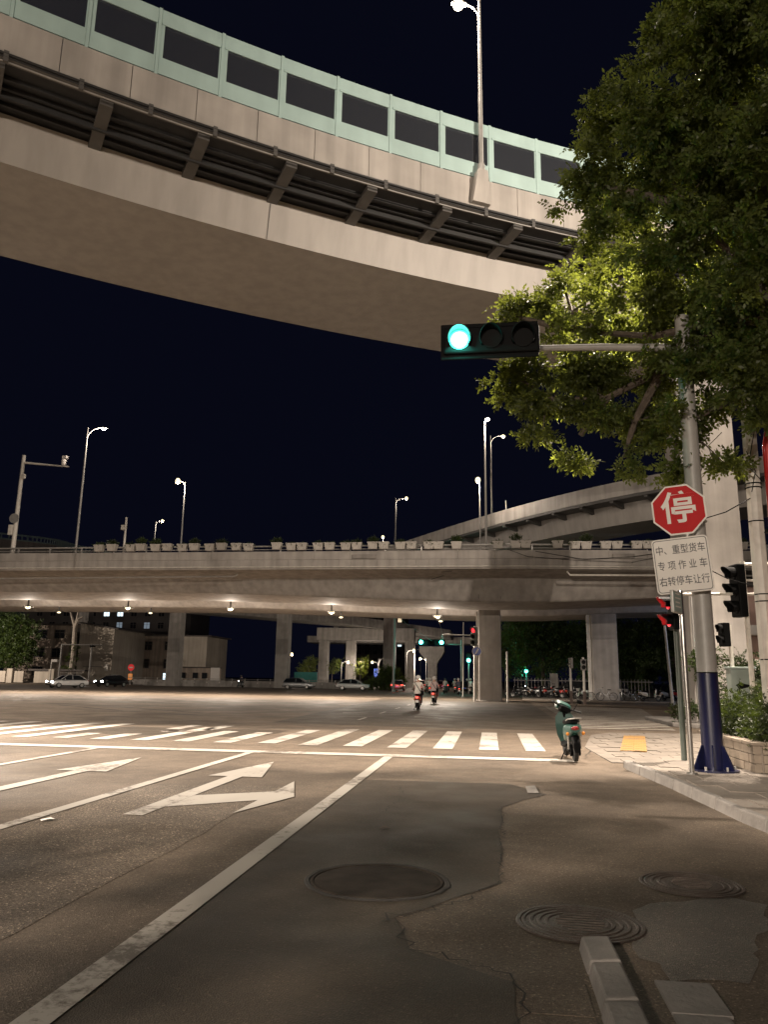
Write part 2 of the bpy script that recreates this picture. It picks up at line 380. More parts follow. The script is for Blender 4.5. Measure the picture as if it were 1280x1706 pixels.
# gutter kerb pieces sunk in the road at the lower right
for i, (y0, y1) in enumerate([(4.72,5.14),(4.20,4.705),(3.6,4.185),(2.9,3.585)]):
    m = MB(); a = random.uniform(-.01,.01)
    m.add([(.50+a,y0,-.02),(.72,y0,-.02),(.72,y1,-.02),(.50+a,y1,-.02),(.525+a,y0,.075),(.68,y0+.006,.085),(.675,y1,.08),(.522+a,y1-.008,.072)],
          [(3,2,1,0),(4,5,6,7),(0,1,5,4),(1,2,6,5),(2,3,7,6),(3,0,4,7)]); m.build('kerb_stone', M_KERB, road, bevel=.012)
for x0, x1, y0, y1, zt in [(.84,1.12,4.25,4.66,.016),(.84,1.1,3.75,4.235,.014),(.14,.47,4.15,4.58,.007),(.15,.47,3.6,4.13,.008)]:
    MB().box(x0, x1, y0, y1, -.01, zt).build('gutter_slab', M_KERB if x0 > .5 else M_ROAD, road)
# ------------------------------------------------------------------ pavement
PAVE = [(3.08,-8),(3.02,9),(2.86,13),(2.62,15.5),(2.85,16.0),(3.4,16.25),(14,16.25),(14,-8)]
APRON = [(2.35,16.3),(2.25,19.9),(2.95,24.4),(3.7,25.8),(14,27.5),(14,16.3)]
m = MB(); m.prism(PAVE, 'z', -.02, .124); pave = tag(m.build('pavement', M_SLAB), kind='structure'); ORG[pave] = (0,0,0)
m = MB(); m.prism(APRON, 'z', -.02, .016); m.build('ramp_bed', M_SLAB, pave)
slab_me = MB().box(-.292,.292,-.292,.292,0,.014).mesh('paving_slab')
for i in range(11):
    for j in range(34):
        x = 2.9+.6*i+(.3 if j % 2 else 0); y = 7.0+.6*j
        c = [(x+a*.29, y+b*.29) for a in (-1,1) for b in (-1,1)]
        for poly, z in ((PAVE, .122), (APRON, .014)):
            if all(inside(p, poly) for p in c) and not (4.35 < x < 9 and 13.8 < y < 18):
                if poly is APRON and 2.9 < x-(y-19)*.19 < 3.65 and 18.8 < y < 24.3: continue
                put('paving_slab', slab_me, M_SLAB, pave, (x, y, z+random.uniform(-.002,.002)), (random.uniform(-.005,.005), random.uniform(-.005,.005), random.uniform(-.01,.01)))
tac_me = MB().box(-.145,.145,-.29,.29,0,.03)
for a in (-.09,-.03,.03,.09): tac_me.box(a-.012, a+.012, -.28, .28, .03, .036)
tac_me = tac_me.mesh('tactile_tile')
for j in range(9):
    for i in range(2): put('tactile_tile', tac_me, M_YELLOW, pave, (3.1+.3*i+.6*j*.18, 19.1+.6*j, .012), (0,0,-.17))
KL = [(2.98,-6.0)]
for y in np.arange(-6, 9, .9): KL.append((2.98-.005*(y+6), float(y)+.9))
KL += [(2.84,9.9),(2.79,10.8),(2.73,11.7),(2.68,12.6),(2.60,13.5),(2.52,14.4),(2.44,15.2),(2.47,15.75),(2.72,16.12),(3.2,16.4)]
for k, (a, b) in enumerate(zip(KL, KL[1:])):
    a, b = Vector(a), Vector(b); d = (b-a).normalized(); n = Vector((d.y, -d.x)); a2 = a+d*.008; b2 = b-d*.008
    h = .145+random.uniform(-.008,.008) if k < len(KL)-4 else .145-.028*(k-len(KL)+5)
    w = .13; s = .025
    q = [(a2, 0, -.02), (b2, 0, -.02), (b2, w, -.02), (a2, w, -.02), (a2, s, h), (b2, s+random.uniform(-.008,.008), h), (b2, w, h+.004), (a2, w, h)]
    m = MB(); m.add([(p.x+n.x*t, p.y+n.y*t, z) for p, t, z in q], [(3,2,1,0),(4,5,6,7),(0,1,5,4),(1,2,6,5),(2,3,7,6),(3,0,4,7)])
    m.build('kerb_stone', M_KERB, pave, bevel=.018)
# kerb island round the ramp pier
ISL = [(6.6,30.3),(7.3,29.7),(11,29.7),(11,35.6),(6.6,35.6)]
m = MB(); m.prism(ISL, 'z', -.02, .16); isl = tag(m.build('pier_island', M_KERB, bevel=.04), kind='structure')
far = MB(); far.prism([(2.6,66.5),(40,64.5),(40,100),(4,100)], 'z', -.02, .10); tag(far.build('far_pavement', M_SLAB, bevel=.03), kind='structure')
far = MB(); far.prism([(-100,121),(-24,119),(-24,260),(-100,260)], 'z', -.02, .10); tag(far.build('left_pavement', M_GROUND), kind='structure')
# ------------------------------------------------------------------ manhole covers
def manhole(c, r, label, rings=4):
    t = thing('manhole_cover', label, 'manhole cover', (c[0], c[1], 0), 0, 'manhole covers in the lane')
    m = MB(); N = 40
    prof = [(r*1.07,.006),(r*1.05,.014),(r*1.0,.014),(r*.985,.007)]
    vs = []; fs = []
    for q, z in prof: vs += [(c[0]+q*math.cos(2*PI*i/N)*(1+(.02 if rings == 1 else .004)*math.sin(i*3.1+i*i)), c[1]+q*math.sin(2*PI*i/N)*(1+(.02 if rings == 1 else .004)*math.cos(i*2.3+i*i*.7)), z) for i in range(N)]
    for k in range(len(prof)-1): fs += [(k*N+i, k*N+(i+1) % N, (k+1)*N+(i+1) % N, (k+1)*N+i) for i in range(N)]
    m.add(vs, fs); m.build('frame_ring', M_IRON if rings > 1 else M_CRACK, t)
    m = MB(); prof = []; q = r*.97
    for k in range(rings): prof += [(q,.008),(q-.006,.015),(q-.022,.015),(q-.028,.008)]; q -= .05
    prof += [(q,.012),(.001,.013)]; vs = []; fs = []
    for q, z in prof: vs += [(c[0]+q*math.cos(2*PI*i/N), c[1]+q*math.sin(2*PI*i/N), z) for i in range(N)]
    for k in range(len(prof)-1): fs += [(k*N+i, k*N+(i+1) % N, (k+1)*N+(i+1) % N, (k+1)*N+i) for i in range(N)]
    m.add(vs, fs); cov = m.build('cover', M_IRON if rings > 1 else mat('cover_fill', (.026,.021,.017), .85, var=.3, scale=6, spec=.1), t)
    if rings > 1:
        m = MB()
        for i in range(-3, 4):
            L = math.sqrt(max(.01, (q+r*.45)**2-(i*r*.14)**2))*.9
            m.box(c[0]-L, c[0]+L, c[1]+i*r*.14-.007, c[1]+i*r*.14+.007, .012, .019)
        m.build('rib_pattern', M_IRON, cov)
manhole((-.90,6.43), .54, 'wide asphalt-filled manhole cover with crumbling rim beside the long lane line', 1)
manhole((.56,5.62), .39, 'rusty ringed manhole cover touching the sunken kerb stones', 4)
manhole((1.55,6.82), .37, 'small dark manhole cover nearest the pavement kerb', 3)
manhole((-9.0,21.8), .35, 'far manhole cover in the dark patch on the zebra crossing', 2)
# litter
m = MB(); m.add([(-4.83,8.22,.016),(-4.76,8.30,.03),(-4.68,8.26,.02),(-4.70,8.17,.035),(-4.77,8.14,.017)], [(0,1,2),(0,2,3),(0,3,4)])
tag(m.build('fallen_leaf', M_SIGNW), 'pale dry leaf lying on the second lane line', 'leaf')
m = MB(); m.add([(.50,11.62,.012),(.66,11.60,.014),(.64,12.3,.03),(.50,12.32,.013)], [(0,1,2,3)])
tag(m.build('paper_scrap', M_KERB), 'flat pale paper scrap on the dark lane before the stop line', 'litter')
m = MB(); m.add([(-1.2,8.55,.013),(-1.13,8.62,.03),(-1.07,8.58,.016),(-1.13,8.5,.028)], [(0,1,2,3)])
tag(m.build('dead_leaf', M_BARK), 'small dark dead leaf in front of the wide manhole', 'leaf')

# ------------------------------------------------------------------ foliage helper
def leaf_cloud(clusters, n_per_m3, leaf, spray, leaflets=9, droop=.5, seed=1, shell=.45):
    """sprays of small leaflets scattered through ellipsoid clusters: returns verts, faces (numpy)"""
    r = np.random.default_rng(seed); allv = []
    for (x, y, z, rad, *sq) in clusters:
        sx, sy, sz = sq if sq else (1, 1, .85)
        n = max(4, int(n_per_m3*rad**2.3*4.2*sx*sy*sz))
        d = r.normal(size=(n, 3)); d /= np.linalg.norm(d, axis=1)[:, None]
        q = (shell + (1-shell)*r.random(n))[:, None]*(1+.35*r.normal(size=(n, 1))*.6)
        p = np.array([x, y, z]) + d*q*rad*np.array([sx, sy, sz])
        ax = d + r.normal(size=(n, 3))*.6; ax[:, 2] -= droop; ax /= np.linalg.norm(ax, axis=1)[:, None]
        side = np.cross(ax, r.normal(size=(n, 3))); side /= np.linalg.norm(side, axis=1)[:, None]
        nor = np.cross(ax, side)
        for k in range(leaflets):
            t = (k//2+.6)/(leaflets/2); sg = 1 if k % 2 else -1
            base = p + ax*(t*spray) + nor*(-.12*t*t*spray)
            if k == leaflets-1: dirn = ax
            else: dirn = side*sg*.85 + ax*.5
            dirn = dirn + r.normal(size=(n, 3))*.22; dirn /= np.linalg.norm(dirn, axis=1)[:, None]
            w = np.cross(dirn, nor + r.normal(size=(n, 3))*.45); w /= (np.linalg.norm(w, axis=1)[:, None]+1e-9)
            L = leaf*(.75+.5*r.random((n, 1)))
            a = base; b = base + dirn*L*.5 + w*L*.26; c = base + dirn*L; e = base + dirn*L*.5 - w*L*.26
            allv.append(np.stack([a, b, c, e], 1).reshape(-1, 3))
    V = np.concatenate(allv); return V
def leaves_obj(name, V, m, parent=None):
    off = np.array(ORG.get(parent, (0,0,0))); V = V - off
    n = len(V)//4; me = bpy.data.meshes.new(name)
    me.vertices.add(len(V)); me.vertices.foreach_set('co', V.astype(np.float32).ravel())
    me.loops.add(4*n); me.loops.foreach_set('vertex_index', np.arange(4*n, dtype=np.int32))
    me.polygons.add(n); me.polygons.foreach_set('loop_start', np.arange(0, 4*n, 4, dtype=np.int32))
    me.update(calc_edges=True); me.validate(); me.materials.append(None)
    return put(name, me, m, parent)
# ------------------------------------------------------------------ stone planter with its hedge
pl = thing('stone_planter', 'low planter of pale cut stone blocks right of the blue-based mast', 'planter', (4.3,13.95,.13))
MB().box(4.325,8.6,13.975,17.25,.10,.56).build('core', M_MORTAR, pl)
for c in range(3):
    z = .135+.145*c; off = .27 if c % 2 else 0
    y = 13.95-off
    while y < 17.25:
        a, b = max(y, 13.95), min(y+.54, 17.28)
        if b-a > .1: MB().box(4.30-random.uniform(0,.012), 4.42, a+.006, b-.006, z, z+.135).build('stone_block', M_BRICK, pl, bevel=.008)
        y += .55
    x = 4.435-off*.6
    while x < 8.4:
        a, b = max(x, 4.435), min(x+.54, 8.6)
        if b-a > .1: MB().box(a+.006, b-.006, 13.94-random.uniform(0,.012), 14.06, z, z+.135).build('stone_block', M_BRICK, pl, bevel=.008)
        x += .55
y = 13.92
for k in range(6): MB().box(4.27,4.5,y+.005,y+.545,.565,.62).build('cap_stone', M_BRICK, pl, bevel=.01); y += .56
for k in range(7): MB().box(4.505+.56*k,4.505+.56*k+.55,13.91,14.13,.565,.62).build('cap_stone', M_BRICK, pl, bevel=.01)
hd = thing('hedge_bush', 'dense small-leaved hedge growing out of the stone planter', 'bush', (5.8,15.6,.56))
V = leaf_cloud([(4.85,14.6,.95,.42),(5.1,15.4,1.05,.55),(5.0,16.4,1.0,.5),(5.7,15.2,1.15,.6),(5.6,16.2,1.2,.6),(6.4,15.6,1.2,.7),(5.5,14.5,.95,.5),(6.3,14.6,1.0,.6),(4.72,15.1,.8,.3),(4.75,16.9,.85,.38),(7.2,15.4,1.2,.7),(4.55,14.2,.75,.28),(4.6,15.7,.85,.35),(4.6,16.3,.9,.35)], 1100, .040, .06, 9, 0.0, 5, .5)
leaves_obj('foliage', V, M_LEAF_B, hd)
for k in range(16):
    m = MB(); x, y = random.uniform(4.7,7.3), random.uniform(14.4,16.9); m.tube([(x,y,.5),(x+random.uniform(-.1,.1),y+random.uniform(-.1,.1),.8),(x+random.uniform(-.2,.2),y,1.15)], [.012,.009,.004], 5); m.build('stem', M_BARK, hd)
# ------------------------------------------------------------------ the high curved ramp overhead
RC, RR = (38.6, -47.74), 80.53; TH0 = math.acos((-.17-RC[0])/RR); S1 = 13.0
def rp(s, off, z):
    th = TH0 - min(s, S1)/RR
    x = RC[0]+(RR+off)*math.cos(th); y = RC[1]+(RR+off)*math.sin(th)
    if s > S1: x += math.sin(th)*(s-S1); y += -math.cos(th)*(s-S1)
    return (x, y, z)
def rsweep(m, prof, s0, s1, n):
    m.loft([[rp(s0+(s1-s0)*i/n, o, z) for o, z in prof] for i in range(n+1)]); return m
ramp = thing('elevated_ramp', 'high curved steel ramp with mint green glazed noise barrier crossing overhead', 'elevated road', (-.17,22.8,0)) 
SA, SB = -62, 70
rsweep(MB(), [(2.05,16.55),(2.32,15.25),(7.6,15.2),(7.95,16.55)], SA, SB, 110).build('box_girder', M_STEEL, ramp)
rsweep(MB(), [(.16,16.92),(.16,16.62),(9.8,16.62),(9.8,16.92)], SA, SB, 110).build('deck_slab', M_RECESS, ramp)
for off in (.62, .98, 1.34, 1.68): rsweep(MB(), [(off-.05,16.6),(off-.05,16.50),(off+.05,16.50),(off+.05,16.6)], SA, SB, 110).build('deck_rib', M_RECESS, ramp)
rsweep(MB(), [(1.12,16.58),(1.12,16.36),(1.2,16.36),(1.2,16.58)], SA, SB, 110).build('stringer', M_RECESS, ramp)
rsweep(MB(), [(-.03,16.80),(-.03,16.66),(.14,16.60),(.14,16.80)], SA, SB, 110).build('edge_ledge', M_STEEL_D, ramp)
rsweep(MB(), [(9.8,16.8),(9.8,17.95),(10.05,17.95),(10.05,16.6)], SA, SB, 110).build('far_parapet', M_PANEL, ramp)
for i, (off, z) in enumerate(((-.10,16.70),(-.11,16.60),(-.07,16.50))):
    m = MB(); m.tube([rp(s, off, z) for s in np.linspace(SA, SB, 130)], .022 if i else .035, 6); m.build('conduit', M_POLE if i == 2 else M_RECESS, ramp)
def rbox(s0, s1, o0, o1, z0, z1, n=1): return rsweep(MB(), [(o0,z0),(o1,z0),(o1,z1),(o0,z1)], s0, s1, n)
s = -17.5*1.0
k0 = -6
for k in range(-24, 24):
    s = 1.55+2.635*k
    m = MB(); w = .17
    pr_ = [(.12,16.60),(.12,16.43),(2.10,16.40),(2.10,16.60)]
    m.loft([[rp(s-w, o, z) for o, z in pr_], [rp(s+w, o, z) for o, z in pr_]]); m.build('bracket', M_STEEL_D, ramp)
for k in range(-30, 31):
    s = -3.92+1.79*k
    rsweep(MB(), [(-.04,16.80),(-.04,17.84),(.14,17.84),(.14,16.80)], s+.010, s+1.78, 3).build('parapet_panel', M_PANEL, ramp)
    if -12 < k < 6:
        rbox(s+.5, s+.62, -.13, -.05, 16.47, 16.78).build('conduit_clip', M_STEEL_D, ramp)
for k in range(-30, 31):
    s = .45+1.82*k
    rbox(s-.045, s+.045, -.03, .12, 17.85, 20.02).build('barrier_post', M_GREEN, ramp)
    m = MB(); a, b = s+.05, s+1.77
    for (o0, o1, z0, z1, s0, s1) in [(-.01,.07,17.90,18.44,a,b),(-.01,.07,19.56,20.0,a,b),(-.005,.065,18.44,19.56,a,a+.10),(-.005,.065,18.44,19.56,b-.04,b),(-.03,.0,19.50,19.575,a+.02,b-.02)]:
        rsweep(m, [(o0,z0),(o1,z0),(o1,z1),(o0,z1)], s0, s1, 2)
    fr = m.build('barrier_frame', M_GREEN, ramp)
    rbox(a+.095, b-.035, .02, .035, 18.43, 19.57).build('glass_pane', M_GLASS, fr)
# lamp corbel
def corbel(s):
    m = MB(); m.loft([[rp(s-.33,-.04,16.84),rp(s+.33,-.04,16.84),rp(s+.33,-.24,16.84),rp(s-.33,-.24,16.84)],
                      [rp(s-.17,-.04,17.98),rp(s+.17,-.04,17.98),rp(s+.17,-.36,17.98),rp(s-.17,-.36,17.98)]]); m.build('lamp_corbel', M_PANEL, ramp)
for s in (0.0, 10.2, -26): corbel(s)
# its big pier
MB().box(7.68,9.85,31.2,33.6,0,15.24).build('pier', M_CONC, ramp, bevel=.08)
MB().box(7.72,7.9,31.04,31.19,.3,14.6).build('downpipe', M_POLE, ramp, bevel=.02)
# dent rows / weld seam of the web
for s in (-6.4, 12, -22):
    m = MB(); m.loft([[rp(s-.012, 2.30, 15.26), rp(s+.012, 2.30, 15.26), rp(s+.012, 2.05-.02, 16.5), rp(s-.012, 2.05-.02, 16.5)]], cap=False)
    m.f.append([0,1,2,3]); m.build('weld_seam', M_STEEL_D, ramp)
# ------------------------------------------------------------------ street lamp builder
def lamp(label, base, h, arm, adir, watts=0, lens=None, name='street_lamp', r=.09, color=WARM, group='street lamps', head=.62, lr=.12, drop=0.0, poles=M_POLE, spot=None, soft=.14, blend=.6):
    """tapered pole, swan-neck arm towards adir (unit xy), flat cobra head with glowing lens"""
    x, y, z = base; ax, ay = adir
    t = thing(name, label, 'street lamp', base, 0, group)
    m = MB(); m.tube([(x,y,z),(x,y,z+h*.5),(x,y,z+h)], [r, r*.8, r*.55], 10); m.build('pole', poles, t, True)
    MB().cyl((x,y,z),(x,y,z+.28),r*1.7,r*1.4,10).build('base_collar', poles, t)
    zt = z+h-drop-.9*min(1, arm+.2)
    pts = []
    for k in range(8):
        a = k/7*PI/2; pts.append((x+ax*arm*math.sin(a)*.0+ax*arm*(1-math.cos(a)), y+ay*arm*(1-math.cos(a)), zt+math.sin(a)*.85*min(1, arm+.2)))
    m = MB(); m.tube(pts, r*.42, 8); m.build('arm', poles, t, True)
    hx, hy, hz = pts[-1]
    d = Vector((ax, ay, 0)).normalized(); sd = Vector((-d.y, d.x, 0))
    rings = []
    for k, (u, w, hh) in enumerate([(-.05,.05,.05),(.1,.10,.08),(.35,.15,.10),(.75,.15,.09),(1.0,.08,.05)]):
        c = Vector((hx,hy,hz))+d*(u*head)+Vector((0,0,-.03*u))
        rings.append([c+sd*(w*math.cos(q))+Vector((0,0,max(-.35,math.sin(q))*hh)) for q in [2*PI*j/10 for j in range(10)]])
    m = MB(); m.loft(rings); hd_ = m.build('lamp_head', poles, t, True)
    c = Vector((hx,hy,hz))+d*(.55*head)
    m = MB(); m.ball((c.x,c.y,c.z-.05), 1, 12, 6, (.15+lr*.3,.15+lr*.3,lr)); m.build('lens', lens or E_LAMP, hd_, True)  # lens is enlarged on bright lamps to imitate glare
    if watts:
        pl_ = point('lamp_light', (c.x, c.y, c.z-.12-lr), watts, color, soft, t, spot, (0,0,-1))
        if spot: pl_.data.spot_blend = blend
    return t
# lamps standing on the high ramp
x, y, z = rp(0,-.2,17.98)
L1 = lamp('tall street lamp on a corbel of the high ramp, head to the left', (x,y,17.98), 7.3, .45, (-.95,-.3), 1800, None, r=.085, lr=.17, head=.55, drop=.75)
point('added_beam', (x-.75,y-.25,23.75), 32000, WARM, .15, L1, 38, (.25,-.25,-.93))  # extra spot added to brighten the leaves, narrowed to spare pole and road
x, y, z = rp(10.2,-.2,17.98)
lamp('street lamp of the high ramp shining from behind the tree crown', (x,y,17.98), 7.2, .45, (-.95,-.3), 3500, None, r=.085, lr=.17, head=.55, drop=.6)
# lamps outside the view, some of them added only for their light
lamp('street lamp at the pavement behind the street tree', (8.1,18.8,.13), 14.2, 1.3, (-1,0), 32000, None, r=.1, lr=.14, spot=128, soft=.2)
LL = lamp('street lamp across the road on the left pavement', (-24,22,.0), 13, 1.5, (1,0), 8000, None, r=.1, lr=.14, spot=150)
point('added_beam', (-22.2,21.9,12.7), 75000, WARM, .2, LL, 44, (12.8,-4.0,-12.7)).data.spot_blend = .45  # extra spot added on the lanes, its cone edge imitating a shadow line
lamp('added unseen street lamp brightening the flyover from the left corner', (-36,31,.0), 13, 1.5, (1,0), 20000, None, r=.1, lr=.14, spot=166)  # unseen lamp added to brighten the flyover front and the junction
lamp('added cool white lamp post standing in for an unseen screen', (21,60.2,0), 7.2, .8, (-1,-.2), 700, E_LAMPC, color=(.62,.76,1.0))  # bluish lamp added in place of an unseen glowing screen
lamp('street lamp at the left roadside before the compound', (-88,106,0), 10, 1.2, (1,0), 26000, None)
lamp('added unseen street lamp behind the viewer lighting patches of the near road', (-12.5,-14,0), 10, 1.2, (1,0), 90000, None, r=.1, lr=.14, spot=154, soft=.25, blend=.15)  # added to throw lit patches on the near road
lamp('street lamp on the median far behind the viewer', (-15,-40,0), 12, 1.2, (1,0), 68000, None, r=.1, lr=.14)
lamp('street lamp on the right pavement far behind the viewer', (9,-44,0), 12, 1.2, (-1,0), 20000, None, r=.1, lr=.14)
fm = thing('added_flood_mast', 'added unseen mast with a floodlight brightening the high ramp', 'floodlight', (17,8,.13))  # unseen mast added to brighten the ramp face without lighting the ground
m = MB(); m.cyl((17,8,.13),(17,8,15),.13,.09,12); m.build('mast', M_POLE, fm, True)
MB().box(16.6,17.4,7.8,8.1,14.8,15.2).build('floodlight_housing', M_BLACK, fm, bevel=.03); MB().box(16.65,17.35,8.101,8.13,14.84,15.16).build('lens', E_LAMP, fm)
point('flood_beam', (17,8.3,15.0), 34000, WARM, .2, fm, 84, (-14,20,1.6)).data.spot_blend = 1.0

# ------------------------------------------------------------------ flyover across the junction: two parallel decks
def zs(x, lift=0):
    X = [-200,-40,-22,-17,-10,-5.7,-2,1,5,12,20,200]; Z = [7.55,7.55,7.5,7.36,7.12,6.98,6.86,6.84,6.92,7.32,7.5,7.5]
    return float(np.interp(x, X, Z))+lift
def dz(x): return -.012*max(0, x-2)
fly = thing('flyover_bridge', 'concrete flyover deck with stained parapet spanning the whole junction', 'bridge', (0,50,0))
XS = list(np.linspace(-110, -42, 8))+list(np.linspace(-40, 24, 50))+list(np.linspace(28, 90, 8))
def bdeck(m, y0, rev=False, lift=0):
    rings = []
    for x in XS:
        d = dz(x); b = zs(x, lift)+d
        rings.append([(x,y0,8.80+d),(x,y0+.02,8.66+d),(x,y0+2.6,8.36+d),(x,y0+3.55,b+.10),(x,y0+3.7,b),(x,y0+9.7,b),(x,y0+9.85,b+.10),(x,y0+10.3,8.36+d),(x,y0+11.6,8.62+d),(x,y0+11.6,9.02+d),(x,y0+.4,9.02+d)])
    m.loft(rings); return m
bdeck(MB(), 50.05).build('deck', M_CONC, fly)
for k in range(-60, 34):
    x = .4+.862*k; d = dz(x)
    MB().box(x+.005, x+.857, 49.98-random.uniform(0,.008), 50.22, 8.86+d, 9.30+d).build('parapet_panel', M_CONC, fly)
for k in range(-22, 14):
    x = .4+2.4*k; d = dz(x)
    MB().box(x+.006, x+2.394, 49.93, 50.26, 9.305+d, 9.86+d).build('parapet_coping', M_CONC, fly)
    MB().box(x-.04, x+.04, 50.04, 50.12, 9.86+d, 10.2+d).build('rail_post', M_GALV, fly)
    if k in (-20,-19,-17,-4,3): MB().box(x+.2, x+1.5+random.random()*.4, 49.80, 49.925, 9.33+d, 9.62+d).build('cable_box', M_CONC2, fly, bevel=.02)
m = MB(); m.tube([(-110,50.08,10.24),(2,50.08,10.24),(90,50.08,10.24+dz(90))], .055, 8); m.build('handrail', M_GALV, fly, True)
m = MB(); m.tube([(-110,50.08,10.02),(2,50.08,10.02),(90,50.08,10.02+dz(90))], .03, 8); m.build('handrail', M_GALV, fly, True)
m = MB(); m.tube([(-110,49.96,8.81),(2,49.96,8.81),(90,49.96,8.81+dz(90))], .045, 8); m.build('drip_pipe', M_POLEW, fly, True)
m = MB(); m.tube([(-60,50.9,8.12),(-40,50.9,8.16),(-17.4,50.9,8.30),(-17.2,50.9,8.45)], .055, 8); m.build('drain_pipe', M_POLE, fly, True)
m = MB(); m.tube([(5.0,50.6,8.55),(5.2,50.6,8.30),(12,50.6,8.26),(30,50.6,8.1)], .065, 8); m.build('drain_pipe', M_POLEW, fly, True)
bx = MB(); bx.box(-.90,.86,60.6,62.6,0,7.6); bx.build('column', M_CONC, fly, bevel=.10)
MB().box(-1.3,1.25,60.4,62.9,-.02,.07).build('column_plinth', M_KERB, fly, bevel=.03)
MB().box(-1.04,-.92,60.7,60.85,0,6.8).build('downpipe', M_POLEW, fly)
# stains and scrawl on the girder
for x, y, z0, z1 in [(-.75,53.2,7.0,8.0),(-.45,53.25,7.05,7.9),(.75,53.25,6.95,8.0),(-1.6,53.2,7.4,7.9)]:
    m = MB(); m.tube([(x,y-.12,z1),(x+.02,y-.02+.25,z0+.12),(x+.03,y+.42,z0+.02)], .012, 5); m.build('hanging_wire', M_CRACK, fly)
SCR = [[(0,0),(1.0,.02),(1.02,.5),(.02,.52),(0,0)],[(.12,.1),(.3,.42),(.34,.1)],[(.45,.4),(.6,.42),(.5,.12),(.66,.1)],[(.75,.1),(.74,.42),(.92,.36),(.78,.26),(.93,.1)]]
for st in SCR:
    m = MB(); m.tube([(-5.75+px_*1.0, 53.42-.55*pz, 7.36+.85*pz) for px_, pz in st], .018, 5); m.build('scrawl_stroke', M_STEEL_D, fly)
for pts in [[(-3.1,50.6,8.52),(-2.4,50.4,8.56)],[(-3.9,52.2,8.25),(-3.0,51.3,8.38)]]:
    m = MB(); m.tube(pts, .02, 5); m.build('crack_stain', M_CRACK, fly)
m = MB(); m.tube([(3.0,49.85,9.75),(6,49.8,9.2),(9,49.8,9.35),(13,49.8,9.9),(18,49.8,10.3)], .018, 6); m.build('slack_cable', M_BLACK, fly)
m = MB(); m.tube([(1.2,49.85,9.9),(2.5,49.8,9.4),(5.5,49.8,9.15),(9,49.8,9.0),(12,49.8,9.6)], .014, 6); m.build('slack_cable', M_BLACK, fly)
fly2 = thing('flyover_bridge', 'second flyover deck running right behind the front one, carrying the underslung lamps', 'bridge', (0,64,0))
bdeck(MB(), 62.2, lift=.03).build('deck', M_CONC, fly2)
MB().box(-110,90,62.2,62.5,9.03,9.9).build('parapet', M_CONC2, fly2); MB().box(-110,90,74.2,74.55,9.03,9.95).build('parapet', M_CONC2, fly2)
MB().box(8.35,10.45,66.2,68.4,.1,7.5).build('column', M_CONC, fly2, bevel=.08)
MB().box(8.02,8.30,66.3,66.6,.1,7.45).build('downpipe', M_POLEW, fly2)
# planters hung on the rail
tub = MB(); tub.loft([[(-.27,-.16,0),(.27,-.16,0),(.27,.16,0),(-.27,.16,0)],[(-.34,-.2,.40),(.34,-.2,.40),(.34,.2,.40),(-.34,.2,.40)]]); tub.box(-.36,.36,-.22,.22,.40,.47)
for a in (-.2,.2): tub.box(a-.02,a+.02,-.215,-.17,.05,.40)
tub = tub.mesh('tub'); M_TUB = mat('planter_plastic', (.40,.37,.33), .5, var=.1)
plants = []
for q in range(4):
    V = leaf_cloud([(-.2,0,.55,.2),(.2,0,.55,.2),(0,0,.58,.22)], 420, .07, .14, 7, -.9, 40+q, .2)
    n = len(V)//4; me = bpy.data.meshes.new('plant'); me.from_pydata([tuple(v) for v in V], [], [(4*i,4*i+1,4*i+2,4*i+3) for i in range(n)]); me.materials.append(None); plants.append(me)
_o = 'first second third fourth fifth sixth seventh eighth ninth tenth eleventh twelfth thirteenth fourteenth fifteenth sixteenth seventeenth eighteenth nineteenth'.split()
ORD = _o+['twentieth']+['twenty-'+w for w in _o[:9]]+['thirtieth']+['thirty-'+w for w in _o[:9]]
for i, x in enumerate([-26.93,-25.99,-24.62,-23.87,-22.78,-21.95,-20.86,-20.0,-18.88,-18.07,-17.01,-16.16,-14.18,-13.18,-12.44,-11.32,-10.54,-9.43,-8.7,-7.61,-6.88,-5.76,-5.04,-3.89,-3.26,-2.08,.61,1.76,2.38,4.4,5.49,6.2,7.4,8.1,9.32,9.99,15.62]):
    t = thing('planter_box', 'pale planter box with low green plants on the flyover rail, '+ORD[i]+' from the left', 'planter box', (x, 49.78, 9.93+dz(x)+random.uniform(-.03,.03)), random.uniform(-.05,.05), 'planter boxes along the flyover rail', True)
    put('tub', tub, M_TUB, t); p = put('plant', plants[i % 4], M_LEAF_B, t); p.scale = (1, 1, random.uniform(.7,1.35)); p.location.z = -.12
# underslung floodlights
def under(x, y, watts, label, r):
    z = zs(x)-.30
    t = thing('underdeck_lamp', label, 'floodlight', (x,y,z), 0, 'floodlights under the flyover')
    MB().box(x-.05,x+.05,y-.05,y+.05,z-.05,z+1.5).build('bracket', M_STEEL_D, t)
    MB().box(x-.34,x+.34,y-.30,y+.30,z-.10,z-.05).build('housing', M_STEEL_D, t)
    m = MB(); m.ball((x,y,z-.16), 1, 12, 6, (r*1.35,r,r*.5)); m.build('lens', E_LAMP, t, True)
    if watts:
        point('lamp_light', (x,y,z-.18-r*.6), watts, WARM, .2, t, 172, (0,0,-1)); point('lamp_spill', (x,y,z-.24-r*.5), watts*.06, WARM, .06, t)
for i, x in enumerate((-39.4,-30.3,-21.3,-12.75,-4.13)):
    under(x, 61.7, 12000, ['leftmost','second','third','fourth','rightmost'][i]+' large floodlight in the gap under the flyover decks', .19)
for i, x in enumerate((-39.4,-30.5,-12.9,-4.17)):
    under(x, 66.6, 0, 'smaller floodlight in the rear row under the flyover, '+['leftmost','second','third','rightmost'][i]+' of four', .13)
